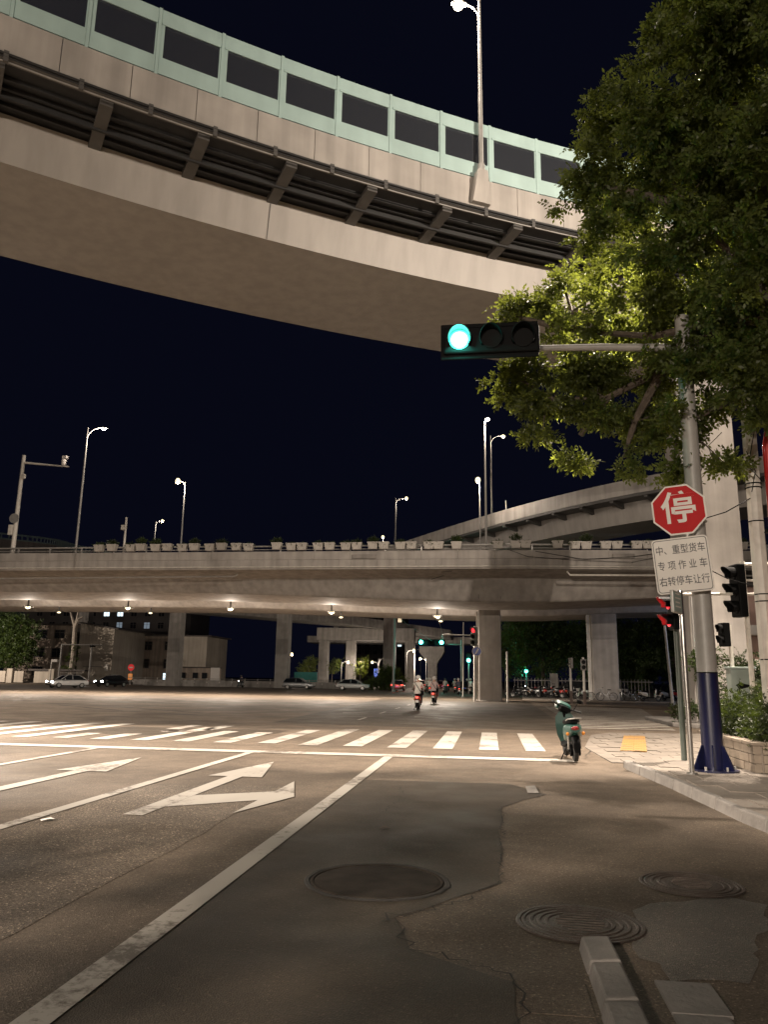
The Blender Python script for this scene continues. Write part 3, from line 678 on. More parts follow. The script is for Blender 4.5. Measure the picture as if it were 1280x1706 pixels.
# lamps and masts on the flyover
lamp('tall street lamp on the flyover parapet right of the camera mast', (-29.15,50.6,9.0), 10.3, .9, (1,0), 1500, E_LAMPC, lr=.10)
lamp('tallest street lamp on the flyover above the central column', (-.15,50.6,9.0), 9.9, .3, (.3,-1), 1500, E_LAMPC, lr=.12)
lamp('street lamp with glaring head on the rear deck, left side', (-29.5,70,9.0), 11.2, .5, (-.6,-.8), 1500, None, lr=.30)
lamp('street lamp with glaring head beside the tallest flyover lamp', (-.75,70,9.0), 10.7, .4, (-.2,-1), 1500, None, lr=.30)
cm = thing('camera_mast', 'white traffic camera mast with side arm at the left end of the flyover', 'camera mast', (-34.0,50.6,9.0))
m = MB(); m.tube([(-34.0,50.6,9.0),(-34.0,50.6,17.3)], [.17,.12], 12); m.build('pole', M_POLEW, cm, True)
m = MB(); m.tube([(-34.0,50.6,16.75),(-30.35,50.6,16.35)], [.085,.05], 8); m.build('arm', M_POLEW, cm, True)
m = MB(); m.ball((-30.75,50.55,16.62), .17, 10, 6, (1,1,1.2)); m.cyl((-30.75,50.55,16.75),(-30.75,50.55,17.05),.2,.12,10); m.box(-30.85,-30.5,50.4,50.7,16.95,17.15); m.build('camera', M_SIGNW, cm, True)
m = MB(); m.cyl((-34.05,50.35,12.5),(-34.05,50.40,12.5),.36,.36,20); m.build('round_sign_back', M_GALV, cm)
MB().box(-34.45,-34.12,50.4,50.7,11.3,12.05).build('junction_box', M_POLEW, cm, bevel=.03)
MB().box(-33.9,-33.65,50.45,50.6,15.5,15.85).build('loudspeaker', M_POLEW, cm, bevel=.03)
sp = thing('sensor_post', 'short white post with a small box among the flyover planters', 'post', (-25.53,50.6,9.0))
m = MB(); m.cyl((-25.53,50.6,9.0),(-25.53,50.6,12.5),.09,.07,10); m.build('post', M_POLEW, sp, True)
MB().box(-25.85,-25.62,50.5,50.7,11.6,11.95).build('sensor_box', M_POLEW, sp, bevel=.02)
# ------------------------------------------------------------------ farther ramps
def path_deck(name, label, pts, spans, base, colm=M_STEEL, n=40):
    """deck along a smooth plan path; spans: list of (part, material, profile[(off,z)]) with off to the left-hand normal (away from camera)"""
    P = np.array(pts, float); t = np.linspace(0, 1, len(P)); T = np.linspace(0, 1, n)
    deg = min(3, len(P)-1)
    C = [np.polyfit(t, P[:, i], deg) for i in range(3)]
    Q = np.stack([np.polyval(c, T) for c in C], 1); D = np.gradient(Q[:, :2], axis=0); D /= np.linalg.norm(D, axis=1)[:, None]
    Nn = np.stack([-D[:, 1], D[:, 0]], 1)
    th = thing(name, label, 'elevated road', base)
    for part, mm, prof in spans:
        m = MB(); m.loft([[(Q[i,0]+Nn[i,0]*o, Q[i,1]+Nn[i,1]*o, Q[i,2]+z) for o, z in prof] for i in range(n)]); m.build(part, mm, th)
    return th, Q, Nn
DK = lambda: [('parapet', M_PANEL, [(0,-1.2),(0,0),(.2,0),(.2,-1.2)]), ('deck_slab', M_STEEL_D, [(.02,-1.45),(.02,-1.21),(9,-1.21),(9,-1.45)]),
              ('box_girder', M_STEEL, [(1.6,-1.46),(1.9,-3.1),(6.6,-3.1),(7.0,-1.46)]), ('far_parapet', M_PANEL, [(8.8,-1.2),(8.8,0),(9,0),(9,-1.2)])]
rr, Q, Nn = path_deck('rising_ramp', 'grey ramp climbing to the right behind the flyover planters',
    [(-16,97,17.2),(-7.3,85.3,17.4),(.4,73.2,17.4),(7.6,64.8,17.4),(14.1,59.3,17.4),(24,53,17.4),(36,47.5,17.4)], DK(), (0,73,0))
for k in range(0, 40, 2):
    m = MB(); c = Q[k]; nn = Nn[k]; d = np.array([nn[1], -nn[0]])
    a = [(c[0]+nn[0]*o+d[0]*w, c[1]+nn[1]*o+d[1]*w, c[2]+z) for w in (-.15,.15) for o, z in [(.1,-1.46),(.1,-1.62),(1.7,-1.9),(1.7,-1.46)]]
    m.loft([a[:4], a[4:]]); m.build('bracket', M_STEEL_D, rr)
MB().box(27,30,53,56,0,14.3).build('pier', M_CONC, rr)
lamp('street lamp on the climbing ramp, arm to the right', (.35,74.6,16.2), 9.4, .9, (1,0), 900, E_LAMP, lr=.17)
po = MB(); po.cyl((1.7,72.5,16.3),(1.7,72.5,18.4),.07,.05,8); tag(po.build('marker_post', M_POLEW), 'thin short post on the parapet of the climbing ramp', 'post')
lr_, Q, Nn = path_deck('left_ramp', 'distant ramp with a glazed barrier at the left edge above the flyover',
    [(-150,128,33.2),(-104.6,150,31.2),(-94,151,29.8),(-83.4,152,28),(-60,160,24)], [('parapet', M_PANEL, [(0,-4.3),(0,-1.4),(.2,-1.4),(.2,-4.3)]), ('barrier_rail', M_GREEN, [(0,-.35),(0,0),(.1,0),(.1,-.35)]), ('barrier_sill', M_GREEN, [(0,-1.4),(0,-1.1),(.1,-1.1),(.1,-1.4)]),
    ('deck_slab', M_STEEL_D, [(.02,-4.6),(.02,-4.31),(9,-4.31),(9,-4.6)])], (-94,151,0), n=60)
for k in range(0, 60, 1):
    c = Q[k]; m = MB(); m.box(c[0]-.12, c[0]+.12, c[1]-.05, c[1]+.15, c[2]-1.4, c[2]); m.build('barrier_post', M_GREEN, lr_)
for x, y in ((-86,156),(-120,148)): MB().box(x-1.2,x+1.2,y-1,y+1,0,25).build('pier', M_CONC2, lr_)
# deck beyond the junction on its own round of columns
fd = thing('far_flyover', 'far flyover on slender columns behind the roadside barrier', 'bridge', (-38,113,0))
MB().box(-110,-14,110,120,11.6,13.4).build('deck', M_CONC2, fd); MB().box(-110,-14,109.7,110,12.6,14.2).build('parapet', M_CONC2, fd)
for x in (-48.2,-31.4): MB().box(x,x+1.85,112,113.9,0,11.6).build('column', M_CONC, fd, bevel=.06)
lamp('small street lamp with glaring head far behind the flyover, left of the brighter one', (-52.5,114,13.4), 12.2, .9, (1,-.3), 900, E_LAMP, lr=.25)
lamp('street lamp low behind the flyover rail, only its head showing', (-15.9,114,13.4), 9.2, .4, (.1,-1), 500, E_LAMP, lr=.24)
lamp('high street lamp mast in the middle of the skyline, arm to the right', (-12.3,100,0), 25.4, 1.1, (1,0), 900, E_LAMP, lr=.24, r=.16)
pb = thing('portal_bent', 'grey concrete portal frame standing beyond the white sedan', 'portal frame', (-25,150,0))
MB().box(-33.6,-14.4,149,152,8.8,11.2).build('beam', M_CONC, pb, bevel=.05)
for x in (-33.2,-27.8,-16.2): MB().box(x,x+1.75,149.4,151.4,0,8.8).build('column', M_CONC, pb, bevel=.05)
for x in (-30,-26,-22,-18): MB().box(x-.4,x+.4,149.6,150.6,11.2,11.6).build('bearing', M_CONC2, pb)
m = MB(); m.loft([[(-60,128,15.0),(-60,128,13.2),(-60,138,13.2),(-60,138,15.0)],[(-26,140,12.9),(-26,140,11.3),(-26,152,11.3),(-26,152,12.9)],[(-8,160,11.6),(-8,160,9.9),(-8,172,9.9),(-8,172,11.6)]])
m.build('deck', M_CONC2, pb)
sq = thing('square_pier', 'broad square concrete pier rising from a dark hedge', 'pier', (-14.8,115,0))
MB().box(-15.7,-14.0,114.5,116.5,0,11.6).build('shaft', M_CONC, sq, bevel=.05)
fp = thing('flared_pier', 'distant flared concrete pier under the green signals', 'pier', (-12.4,170,0))
m = MB(); m.loft([[(-13.4,169,0),(-11.4,169,0),(-11.4,172,0),(-13.4,172,0)],[(-13.4,169,4.9),(-11.4,169,4.9),(-11.4,172,4.9),(-13.4,172,4.9)],[(-15.2,168.5,7.4),(-9.8,168.5,7.4),(-9.8,172.5,7.4),(-15.2,172.5,7.4)],[(-15.2,168.5,8.6),(-9.8,168.5,8.6),(-9.8,172.5,8.6),(-15.2,172.5,8.6)]]); m.build('shaft', M_CONC, fp)
MB().box(-40,14,168,176,9.2,10.6).build('deck', M_CONC2, fp)
# ------------------------------------------------------------------ buildings on the left
def windows(parent, y, rects, lit=None, frame=M_POLEW, depth=.12):
    for i, (x0, x1, z0, z1) in enumerate(rects):
        m = MB(); t = .10
        for a in [(x0-t,x1+t,z1,z1+t),(x0-t,x1+t,z0-t,z0),(x0-t,x0,z0,z1),(x1,x1+t,z0,z1),((x0+x1)/2-.04,(x0+x1)/2+.04,z0,z1),(x0,x1,z0+(z1-z0)*.68,z0+(z1-z0)*.68+.07)]:
            m.box(a[0],a[1],y-depth,y+.05,a[2],a[3])
        w = m.build('window', frame, parent)
        MB().box(x0,x1,y-.03,y+.02,z0,z1).build('pane', (lit or {}).get(i, M_WGLASS), w)
b1 = thing('apartment_block', 'three storey rendered block with a blank gable behind the bare tree', 'building', (-82,140,0))
MB().box(-93,-76.2,140,152,0,10.7).build('wall', M_WALL, b1)
MB().box(-79.4,-76.2,139.2,140,0,10.2).build('stair_bay', M_CONC2, b1)
MB().box(-93.4,-75.9,139.3,152.4,10.7,11.0).build('roof', M_ROOF, b1)
m = MB(); m.prism([(-76.1,0),(-69.3,0),(-69.3,9.9),(-76.1,10.9)], 'y', 136.5, 152); m.build('gable_wall', M_WALLP, b1)
m = MB(); m.prism([(-76.6,10.95),(-68.3,9.7),(-68.3,9.95),(-76.6,11.2)], 'y', 136.0, 152.5); m.build('gable_roof', M_ROOF, b1)
WM = mat('window_frame_dark', (.12,.10,.09), .6)
windows(b1, 140, [(-86.8,-84.8,8.2,9.8),(-83.1,-81.2,8.3,9.8),(-87.1,-85.0,4.7,6.3),(-83.4,-81.4,4.7,6.3),(-91.5,-89.6,8.2,9.8),(-91.5,-89.6,4.7,6.3),(-87,-85,1.2,2.8)], frame=WM)
windows(b1, 139.2, [(-79.0,-76.6,6.9,9.4),(-79.0,-76.6,3.9,5.8),(-78.6,-76.9,.9,2.9)], frame=WM)
MB().box(-79.5,-76.1,138.6,139.18,3.05,3.85).build('balcony', M_WALLP, b1)
for z in (2.9,): MB().box(-74.8,-71.0,136.3,136.48,z,z+.15).build('wall_pipe', M_CONC2, b1)
MB().box(-70.4,-69.8,136.1,136.48,2.2,3.4).build('meter_box', M_POLEW, b1)
b2 = thing('apartment_block', 'lower rendered block between the blank gable and the slender column', 'building', (-66,150,0))
MB().box(-76,-60.6,150,160,0,9.3).build('wall', M_WALL, b2); MB().box(-76.3,-60.2,149.5,160,9.3,9.6).build('roof', M_ROOF, b2)
MB().box(-60.55,-55.5,148,160,0,9.2).build('gable_wall', M_WALLP, b2); MB().box(-60.7,-54.6,147.6,160,9.22,9.45).build('roof', M_ROOF, b2)
windows(b2, 150, [(-69.6,-67.8,6.6,8.2),(-65.0,-61.5,6.6,8.2),(-70,-68.2,3.0,4.7),(-65,-63,3.0,4.7),(-65.0,-62.6,.6,2.0)], {4: E_WINC}, frame=WM)
tw = thing('tower_block', 'unlit tower block with a few cool lit windows behind the low blocks', 'building', (-105,210,0))
MB().box(-135,-84,210,225,0,30).build('wall', M_WALLD, tw)
rects = []; lit = {}
for r in range(8):
    for c in range(11):
        x = -131+4.15*c; z = 4.2+3.45*r; rects.append((x, x+1.7, z, z+1.7))
        if (r, c) in ((4,5),(4,6)): lit[len(rects)-1] = E_WINC
        if (r, c) in ((3,6),(3,8)): lit[len(rects)-1] = emat('window_dimlit', (.5,.62,.75), .25)
windows(tw, 210, rects, lit, frame=WM)
t2 = thing('tower_block', 'very distant tower with scattered bright windows above the sedan', 'building', (-45,330,0))
MB().box(-62,-36,330,345,0,38).build('wall', M_WALLD, t2)
rects = []; lit = {}
for r in range(9):
    for c in range(7):
        x = -60+3.5*c; z = 5+3.4*r; rects.append((x,x+1.6,z,z+1.6))
        if random.random() < .16 and r > 2: lit[len(rects)-1] = random.choice([E_WINC, E_WINW, E_WINC])
windows(t2, 330, rects, lit, frame=WM)
sh = thing('roadside_shed', 'low pale shed with a white end board behind the barrier', 'shed', (-49,125,0))
MB().box(-52,-45.9,125,130,.1,2.9).build('wall', M_WALL, sh); MB().box(-52.2,-45.85,124.8,130.2,2.9,3.05).build('roof', M_ROOF, sh)
MB().box(-45.8,-44.3,124.6,124.8,.9,2.95).build('end_board', M_SIGNW, sh)
for x in (-51.2,-49,-47.4): MB().box(x,x+.9,124.9,124.98,1.2,2.1).build('window', M_WGLASS, sh)
cw = thing('compound_wall', 'white compound wall panels with square pillars at the left edge', 'wall', (-75,118,0))
for x in (-78.6,-71.3,-84,-88): MB().box(x,x+1.0,119.2,120.2,0,2.3).build('pillar', M_WALLP, cw, bevel=.04)
for x0, x1 in ((-77.4,-75.8),(-73.9,-71.4),(-83,-79)): MB().box(x0,x1,119.5,119.8,.1,1.9).build('wall_panel', M_WALLP, cw)
for k in range(12): m = MB(); m.cyl((-70.2+.4*k,119.6,.1),(-70.2+.4*k,119.6,1.8),.03,.03,6); m.build('railing_bar', M_CONC2, cw)
MB().box(-70.3,-65.6,119.57,119.63,1.7,1.78).build('rail', M_CONC2, cw); MB().box(-76,-66,121,122.5,2.0,2.3).build('canopy', M_ROOF, cw)
# ------------------------------------------------------------------ trees
def tree(name, label, base, h, trunk_r, clusters, m, leaf, dens, spray=.4, seed=1, cat='tree', group=None, limbs=5, lean=(0,0), bark=None, shell=.4, leaflets=7):
    t = thing(name, label, cat, base, 0, group)
    V = leaf_cloud([(base[0]+c[0], base[1]+c[1], base[2]+c[2], c[3]) for c in clusters], dens, leaf, spray, leaflets, .3, seed, shell)
    leaves_obj('crown', V, m, t)
    mm = MB(); top = (base[0]+lean[0], base[1]+lean[1], base[2]+h)
    mm.tube([base, (base[0]+lean[0]*.4, base[1]+lean[1]*.4, base[2]+h*.5), top], [trunk_r, trunk_r*.75, trunk_r*.4], 9)
    for c in random.sample(clusters, min(limbs, len(clusters))):
        e = (base[0]+c[0], base[1]+c[1], base[2]+c[2]); s0 = Vector(base).lerp(Vector(top), random.uniform(.45,.9)); md = s0.lerp(Vector(e), .5)+Vector((0,0,.12*h*random.random()))
        mm.tube([s0, md, e], [trunk_r*.45, trunk_r*.3, trunk_r*.12], 6)
    mm.build('trunk', bark or M_BARK, t, True)
    return t
tree('leafy_tree', 'leafy tree at the far left edge in front of the apartment block', (-80.8,124,.1), 8, .25, [(-1,0,4,2.2),(1.5,0,5,2.3),(-.5,0,7,2.4),(-3,0,8.5,2.6),(0,0,9.5,2.2),(2.2,0,7.6,1.9),(-4,0,5,2.4),(-3,0,11,1.8),(2.8,.5,9.4,1.1)], M_LEAF_D, .34, 16, .8, 11)
bt = thing('bare_tree', 'pale lopped tree trunk forking in front of the apartment block', 'tree', (-68.9,122,.1))
m = MB(); m.tube([(-68.9,122,.1),(-68.8,122,5),(-69.0,122,9.4)], [.5,.42,.36], 9); m.build('trunk', M_BARK_P, bt, True)
for a in ((-70.2,122,12.0),(-68.6,122,13.2),(-68.0,122.3,11)): m = MB(); m.tube([(-69.0,122,9.2),((a[0]-69)/2,122,10.6),a], [.28,.2,.1], 7); m.build('limb', M_BARK_P, bt, True)
V = leaf_cloud([(-68.9,121.8,4.5,.9),(-69.3,121.8,2.8,.9),(-68.4,121.8,6,.6)], 10, .28, .5, 7, .3, 12); leaves_obj('ivy', V, M_LEAF_D, bt)
tree('shading_tree', 'added unseen clumpy tree behind the viewer, blotching light on the near road', (-6.2,-4.2,0), 5.0, .12, [(-1.5,0,4.6,.7),(0,.2,4.2,.6),(1.2,-.1,4.8,.75),(2.3,.2,4.1,.5),(-.4,0,5.6,.7),(-2.6,.1,4.0,.5),(3.2,0,4.7,.5),(.9,.3,3.6,.4),(-1.2,0,3.5,.35)], M_LEAF_D, .10, 190, .22, 61, shell=.2)  # unseen tree added to break the lamp light into blotches
BG = [('dark tree left of the two unlit signal heads', (6,92,.1), [(0,0,4,2.4),(2,0,6,2.6),(-2,0,6.5,2.4),(0,0,8,2.4),(-3,0,9.5,1.6)], 21), ('broad dark tree behind the right hand signal heads', (13,96,.1), [(0,0,4,3),(3,0,6,3),(-3,0,6,3),(0,0,8.5,3),(4,0,3.5,2.5)], 22),
      ('dark tree between the wide column and the leaning pole', (21,94,.1), [(0,0,4,3),(3,0,6,3),(-3,0,6,3),(0,0,8.5,3),(-4,0,3,2.4)], 23), ('dark tree beyond the leaning pole at the right', (29,92,.1), [(0,0,4,3),(3,0,6,3),(-3,0,6,3),(0,0,8.5,3),(-4,0,3,2.4)], 24),
      ('dark tree just right of the central column', (2.0,100,.1), [(0,0,5,1.8),(1,0,7,2),(2.5,0,9,2),(1,0,3.5,1.6)], 25)]
for lb, b, cl, sd in BG: tree('dark_tree', lb, b, 7, .25, cl, M_LEAF_D, .34, 12, .8, sd, group='trees beyond the right pavement')
tree('lit_tree', 'yellow-green tree lit by a lamp left of the portal frame', (-30.6,130,.1), 3.5, .12, [(0,0,3.2,1.2),(.5,0,4.2,1.0),(-.6,0,2.4,1.0)], M_LEAF, .22, 26, .5, 31, group='lamp-lit trees beyond the barrier')
tree('lit_tree', 'small yellow-green lit tree beside the portal frame column', (-28.9,142,.1), 3.5, .12, [(.2,0,3.4,1.1),(.9,0,4.2,.9)], M_LEAF, .22, 26, .5, 32, group='lamp-lit trees beyond the barrier')
tree('lit_tree', 'dim yellow-green tree between the portal columns', (-24.3,146,.1), 3.5, .12, [(0,0,3.2,1.3),(.6,0,4.4,1.1)], M_LEAF, .22, 26, .5, 33, group='lamp-lit trees beyond the barrier')
hg = thing('hedge', 'clipped dark hedge at the foot of the square pier', 'hedge', (-14.5,111,0))
V = leaf_cloud([(-16,111,1.0,1.2),(-15,111,2.2,1.2),(-14,111,2.4,1.2),(-13.2,111,1.6,1.2),(-14.4,111,.9,1.3),(-17.4,111,.6,.8)], 40, .2, .35, 7, 0, 41, .2); leaves_obj('foliage', V, M_LEAF_D, hg)
for x in (-16,-15,-14,-13.2): MB().cyl((x,111,0),(x,111,1.5),.06,.04,6).build('stem', M_BARK, hg)
bb = thing('shrub', 'leafy shrub glowing beside the pier, behind the grey cabinet', 'bush', (8.4,27,0))
V = leaf_cloud([(7.6,27,1.2,.6),(8.3,27,1.7,.7),(9.1,27,2.0,.7),(8.1,27,2.1,.55),(9.4,27,1.0,.7)], 110, .09, .2, 9, 0, 42, .3); leaves_obj('foliage', V, M_LEAF_B, bb)
[MB().cyl((x,27,0),(x,27,1.6),.03,.02,6).build('stem', M_BARK, bb) for x in (7.8,8.4,9.0)]
cb = thing('shrub', 'dark shrub clinging to the big ramp pier', 'bush', (8.0,30.8,.16))
V = leaf_cloud([(7.7,30.85,2.4,.42),(8.15,30.85,2.6,.46),(8.0,30.85,1.95,.35)], 150, .10, .2, 9, .4, 43, .2); leaves_obj('foliage', V, M_LEAF_D, cb)
m = MB(); m.tube([(8.0,30.9,.16),(8.02,30.95,1.3),(8.0,30.88,2.3)], .03, 6); m.build('stem', M_BARK, cb)
gb = thing('shrub', 'low grassy shrub on the kerb of the pier island', 'bush', (7.0,30.6,.16))
V = leaf_cloud([(6.95,30.5,.45,.35),(7.4,30.4,.5,.3)], 150, .12, .2, 7, -.8, 44, .2); leaves_obj('foliage', V, M_LEAF_B, gb)
# ------------------------------------------------------------------ far lamps, gantries, barrier
E2 = E_LAMP
for lb, b, h, d in [('street lamp right of the slender column, head to the right', (-33.5,125,.1), 5.3, (1,0)), ('street lamp between the portal columns', (-26.8,140,.1), 4.5, (1,0)), ('street lamp right of the middle portal column', (-25.7,147,.1), 4.6, (1,0)),
                    ('street lamp left of the square pier, close to the blue billboard', (-21.6,152,.1), 5.4, (1,0)), ('twin headed street lamp far down the road near the pier', (-22.6,158,.1), 4.9, (-1,0))]:
    lamp(lb, b, h, .9, d, 900, E2, lr=.26, r=.10)
lamp('small bright street lamp just right of the square pier', (-13.2,124,0), 6.2, .8, (1,0), 1800, E2, lr=.24)
lamp('small street lamp at the roadside under the green signals', (-12.2,150,0), 5.6, .8, (-1,0), 2500, E2, lr=.26)
for i, (x, y) in enumerate([(-17,178),(2.5,185),(-19,215),(1.5,225),(-20,255),(0,270),(-23,300),(-2,320)]):
    lamp('distant street lamp '+['first','second','third','fourth'][i//2]+' down the road on its '+('left' if i % 2 == 0 else 'right')+' side', (x,y,0), 8.5, 1.4, (1 if i % 2 == 0 else -1, 0), 0, E2, lr=.22, r=.11)
gt = thing('height_gantry', 'thin steel portal over the side street at the left', 'gantry', (-63,112,0))
for x in (-65.2,-60.3): m = MB(); m.cyl((x,112,0),(x,112,6.0),.13,.11,10); m.build('leg', M_POLE, gt, True)
m = MB(); m.cyl((-65.2,112,5.95),(-58.6,112,5.95),.11,.09,8); m.build('crossbeam', M_POLE, gt, True)
MB().box(-60.5,-59.9,111.7,112.3,5.6,5.9).build('camera', M_BLACK, gt)
cc = thing('camera_post', 'short post with a white camera left of the steel portal', 'camera post', (-66.6,112,0))
m = MB(); m.cyl((-66.6,112,0),(-66.6,112,3.5),.1,.08,8); m.build('post', M_POLEW, cc); MB().box(-66.6,-65.6,111.8,112.2,3.3,3.7).build('camera', M_SIGNW, cc, bevel=.05)
ne = thing('no_entry_sign', 'red round no-entry sign on a post over a small orange board', 'sign', (-56.05,117,0))
m = MB(); m.cyl((-56.05,117,0),(-56.05,117,3.1),.05,.05,8); m.build('post', M_POLEW, ne)
m = MB(); m.cyl((-56.05,116.9,2.7),(-56.05,116.95,2.7),.52,.52,24); dd = m.build('disc', emat('sign_red_glow', (.8,.05,.05), .35), ne); MB().box(-56.38,-55.72,116.86,116.895,2.62,2.80).build('white_bar', M_SIGNW, dd)  # emission put into the disc colour imitates light on the sign
MB().box(-56.4,-55.75,116.9,116.95,.85,1.75).build('orange_board', emat('sign_orange_glow', (1,.35,.08), .45), ne)  # the board is no lamp; its glow imitates light falling on it
for a in (-56.22,-55.98): MB().box(a,a+.09,116.86,116.895,1.0,1.6).build('white_stroke', M_SIGNW, ne)
br = thing('roadside_barrier', 'long low concrete barrier with reflector posts along the far kerb', 'barrier', (-38,116,0))
for k in range(18):
    x = -55+2.0*k
    m = MB(); m.prism([(115.7,-.02),(116.3,-.02),(116.15,.95),(115.85,.95)], 'x', x+.02, x+1.98); m.build('barrier_block', M_CONC, br)
    m = MB(); m.cyl((x,115.6,.95),(x,115.6,1.25),.06,.06,6); m.build('reflector_post', M_POLEW, br)
    MB().box(x-.06,x+.06,115.54,115.66,.55,.75).build('reflector', M_SIGNW, br)
m = MB(); m.tube([(-56,115.9,1.15),(-19,115.9,1.15)], .05, 6); m.build('rail', M_GALV, br)
tp = MB(); tp.box(-30.2,-26.6,119,119.3,.9,2.4); tag(tp.build('site_hoarding', mat('teal_sheet', (.03,.22,.20), .6)), 'teal sheet hoarding behind the silver hatchback', 'hoarding')
bl = MB(); bl.box(-23.5,-22.6,158,158.3,1.9,3.6); tag(bl.build('billboard', emat('billboard_blue', (.08,.2,.9), .35)), 'small glowing blue billboard left of the square pier', 'billboard')
fn = thing('picket_fence', 'pale iron fence behind the parked scooters on the right', 'fence', (9,84,.1))
for k in range(40): MB().box(2.5+.35*k,2.56+.35*k,84,84.05,.1,1.9).build('picket', M_CONC2, fn)
MB().box(2.4,16.6,84.06,84.1,1.6,1.7).build('rail', M_CONC2, fn); MB().box(6.2,7.0,83.8,84.4,.1,2.4).build('pillar', M_CONC2, fn)
sb = thing('lit_shopfront', 'warm lit pinkish shop building at the right edge behind the shrub', 'building', (15,48,0))
MB().box(13.6,26,48,58,0,7.2).build('wall', mat('shop_wall', (.55,.38,.33), .8, var=.1, scale=.4), sb); MB().box(13.3,26,47.3,58,7.2,7.6).build('roof', M_ROOF, sb)
MB().box(14.6,15.9,47.9,48.02,.3,3.0).build('shop_window', E_SHOP, sb); MB().box(16.2,19,47.9,48.02,.3,3.0).build('shop_window', E_SHOP, sb)
MB().box(14.3,25,46.9,48,4.35,4.9).build('fascia', M_SIGNW, sb)
point('lamp_light', (13.4,45.2,3.5), 260, WARM, .15, sb); m = MB(); m.ball((13.55,45.4,3.5), .2, 10, 6); m.build('globe_lamp', E_LAMP, sb); m = MB(); m.tube([(13.55,45.4,3.6),(13.55,45.4,4.1),(13.9,48,4.1)], .03, 6); m.build('lamp_bracket', M_BLACK, sb)
MB().box(13.35,14.0,46.2,46.4,4.15,4.35).build('strip_lamp', E_LAMPC, sb); MB().box(13.6,13.7,46.3,48,4.2,4.3).build('lamp_bracket', M_BLACK, sb)
# ------------------------------------------------------------------ signal heads
def visor(m, c, r, L, d, n=14, drop=.10):
    """open-bottom hood round a lens facing d (unit vector)"""
    d = Vector(d); sd = d.cross(Vector((0,0,1))).normalized(); up = Vector((0,0,1)); c = Vector(c)
    k = len(m.v)
    for i in range(n+1):
        a = math.radians(-35+250*i/n); o = sd*math.cos(a)*r+up*math.sin(a)*r
        ln = L*(.45+.55*max(0, math.sin(a)))
        for q, e in ((1.0,0),(1.0,ln),(.93,ln),(.93,0)): m.v.append(tuple(c+o*q+d*e))
    for i in range(n):
        for j in range(4): m.f.append([k+4*i+j, k+4*(i+1)+j, k+4*(i+1)+(j+1) % 4, k+4*i+(j+1) % 4])
    return m
def disc(c, r, d, th=.02, n=24):
    c = Vector(c); d = Vector(d); return MB().cyl(c, c+d*th, r, r, n)
def head(t, c, d, step, n, r, lit=None, litm=None, core=None, body=M_BLACK, depth=.16, name='housing', vis=.30):
    """signal housing: n lenses from c stepping by step; lit = index"""
    c = Vector(c); d = Vector(d); st = Vector(step); sd = d.cross(Vector((0,0,1))).normalized(); L = st.length
    R = Matrix((sd, d, Vector((0,0,1)))).transposed()
    mid = c+st*(n-1)/2-d*depth/2
    sz = [r*2.5, depth, r*2.5]
    if abs(st.z) > .01: sz[2] = L*(n-1)+r*2.7
    else: sz[0] = L*(n-1)+r*2.9
    m = MB(); m.obox(mid, sz, R); hs = m.build(name, body, t, bevel=r*.18)
    for i in range(n):
        p = c+st*i
        on = lit == i
        if core is not None and on:
            disc(p, r*.9, d, .02).build('lens', litm, hs); disc(p+d*.021, r*.74, d, .006).build('lens_core', core, hs)
        else: disc(p, r*.9, d, .02).build('lens', litm if on else mat('lens_dark', (.004,.004,.004), .5, spec=.08), hs)
        visor(MB(), p, r*1.02, vis, d).build('visor', mat('visor_lit', (.03,.03,.03), .5, spec=.2) if on else body, hs)  # a lit visor gets a lighter colour so the lamp glow shows
    return hs
# ------------------------------------------------------------------ the signal mast on the corner
mx, my = 3.69, 14.1
ms = thing('signal_mast', 'grey signal mast with blue painted base on the corner pavement', 'signal mast', (mx,my,.13))
m = MB(); m.tube([(mx,my,1.73),(mx,my,4.5),(mx,my,8.35)], [.168,.150,.128], 20); m.build('pole', M_POLE, ms, True)
m = MB(); m.tube([(mx,my,.13),(mx,my,1.73)], [.178,.170], 20); base = m.build('painted_base', M_BLUE, ms, True)
for k in range(6):
    a = k*PI/3+.25; d = Vector((math.cos(a), math.sin(a), 0)); n_ = Vector((-d.y, d.x, 0))*.012; c = Vector((mx,my,0))
    pts = [(.17,.16),(.36,.16),(.34,.22),(.21,.52),(.17,.56)]
    m = MB(); m.loft([[c+d*r_+n_+Vector((0,0,z)) for r_, z in pts], [c+d*r_-n_+Vector((0,0,z)) for r_, z in pts]]); m.build('gusset', M_BLUE, base)
    m = MB(); b_ = c+d.lerp(Vector((-d.y,d.x,0)), .45).normalized()*.33; m.cyl(b_+Vector((0,0,.15)), b_+Vector((0,0,.22)), .022, .022, 6); m.build('anchor_bolt', M_GALV, base)
m = MB(); m.cyl((mx,my,.135),(mx,my,.162),.40,.40,20); m.build('base_plate', M_BLUE, base)
m = MB(); m.cyl((mx,my,1.73),(mx,my,1.75),.176,.176,20); m.build('paint_edge', M_BLACK, base)
m = MB(); m.tube([(mx-.1,my,7.72),(2.2,my,7.80),(.85,my,7.84)], [.085,.07,.055], 12); m.build('arm', M_POLE, ms, True)
m = MB(); m.cyl((mx,my,7.52),(mx,my,7.95),.18,.18,16); m.build('arm_flange', M_POLE, ms, True)
sg = thing('traffic_light', 'horizontal black traffic light glowing green on the mast arm', 'traffic light', (.1,13.8,7.9))
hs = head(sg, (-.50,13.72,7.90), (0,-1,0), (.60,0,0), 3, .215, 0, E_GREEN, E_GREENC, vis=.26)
MB().box(-.86,.99,13.80,13.84,7.54,8.27).build('backplate', M_BLACK, sg, bevel=.04)
m = MB(); m.tube([(.92,13.95,7.84),(.6,13.95,7.86),(.6,13.84,7.9)], .035, 8); m.build('hanger', M_BLACK, sg)
point('signal_glow', (-.50,13.50,7.88), 70, (.1,1,.75), .1, sg)
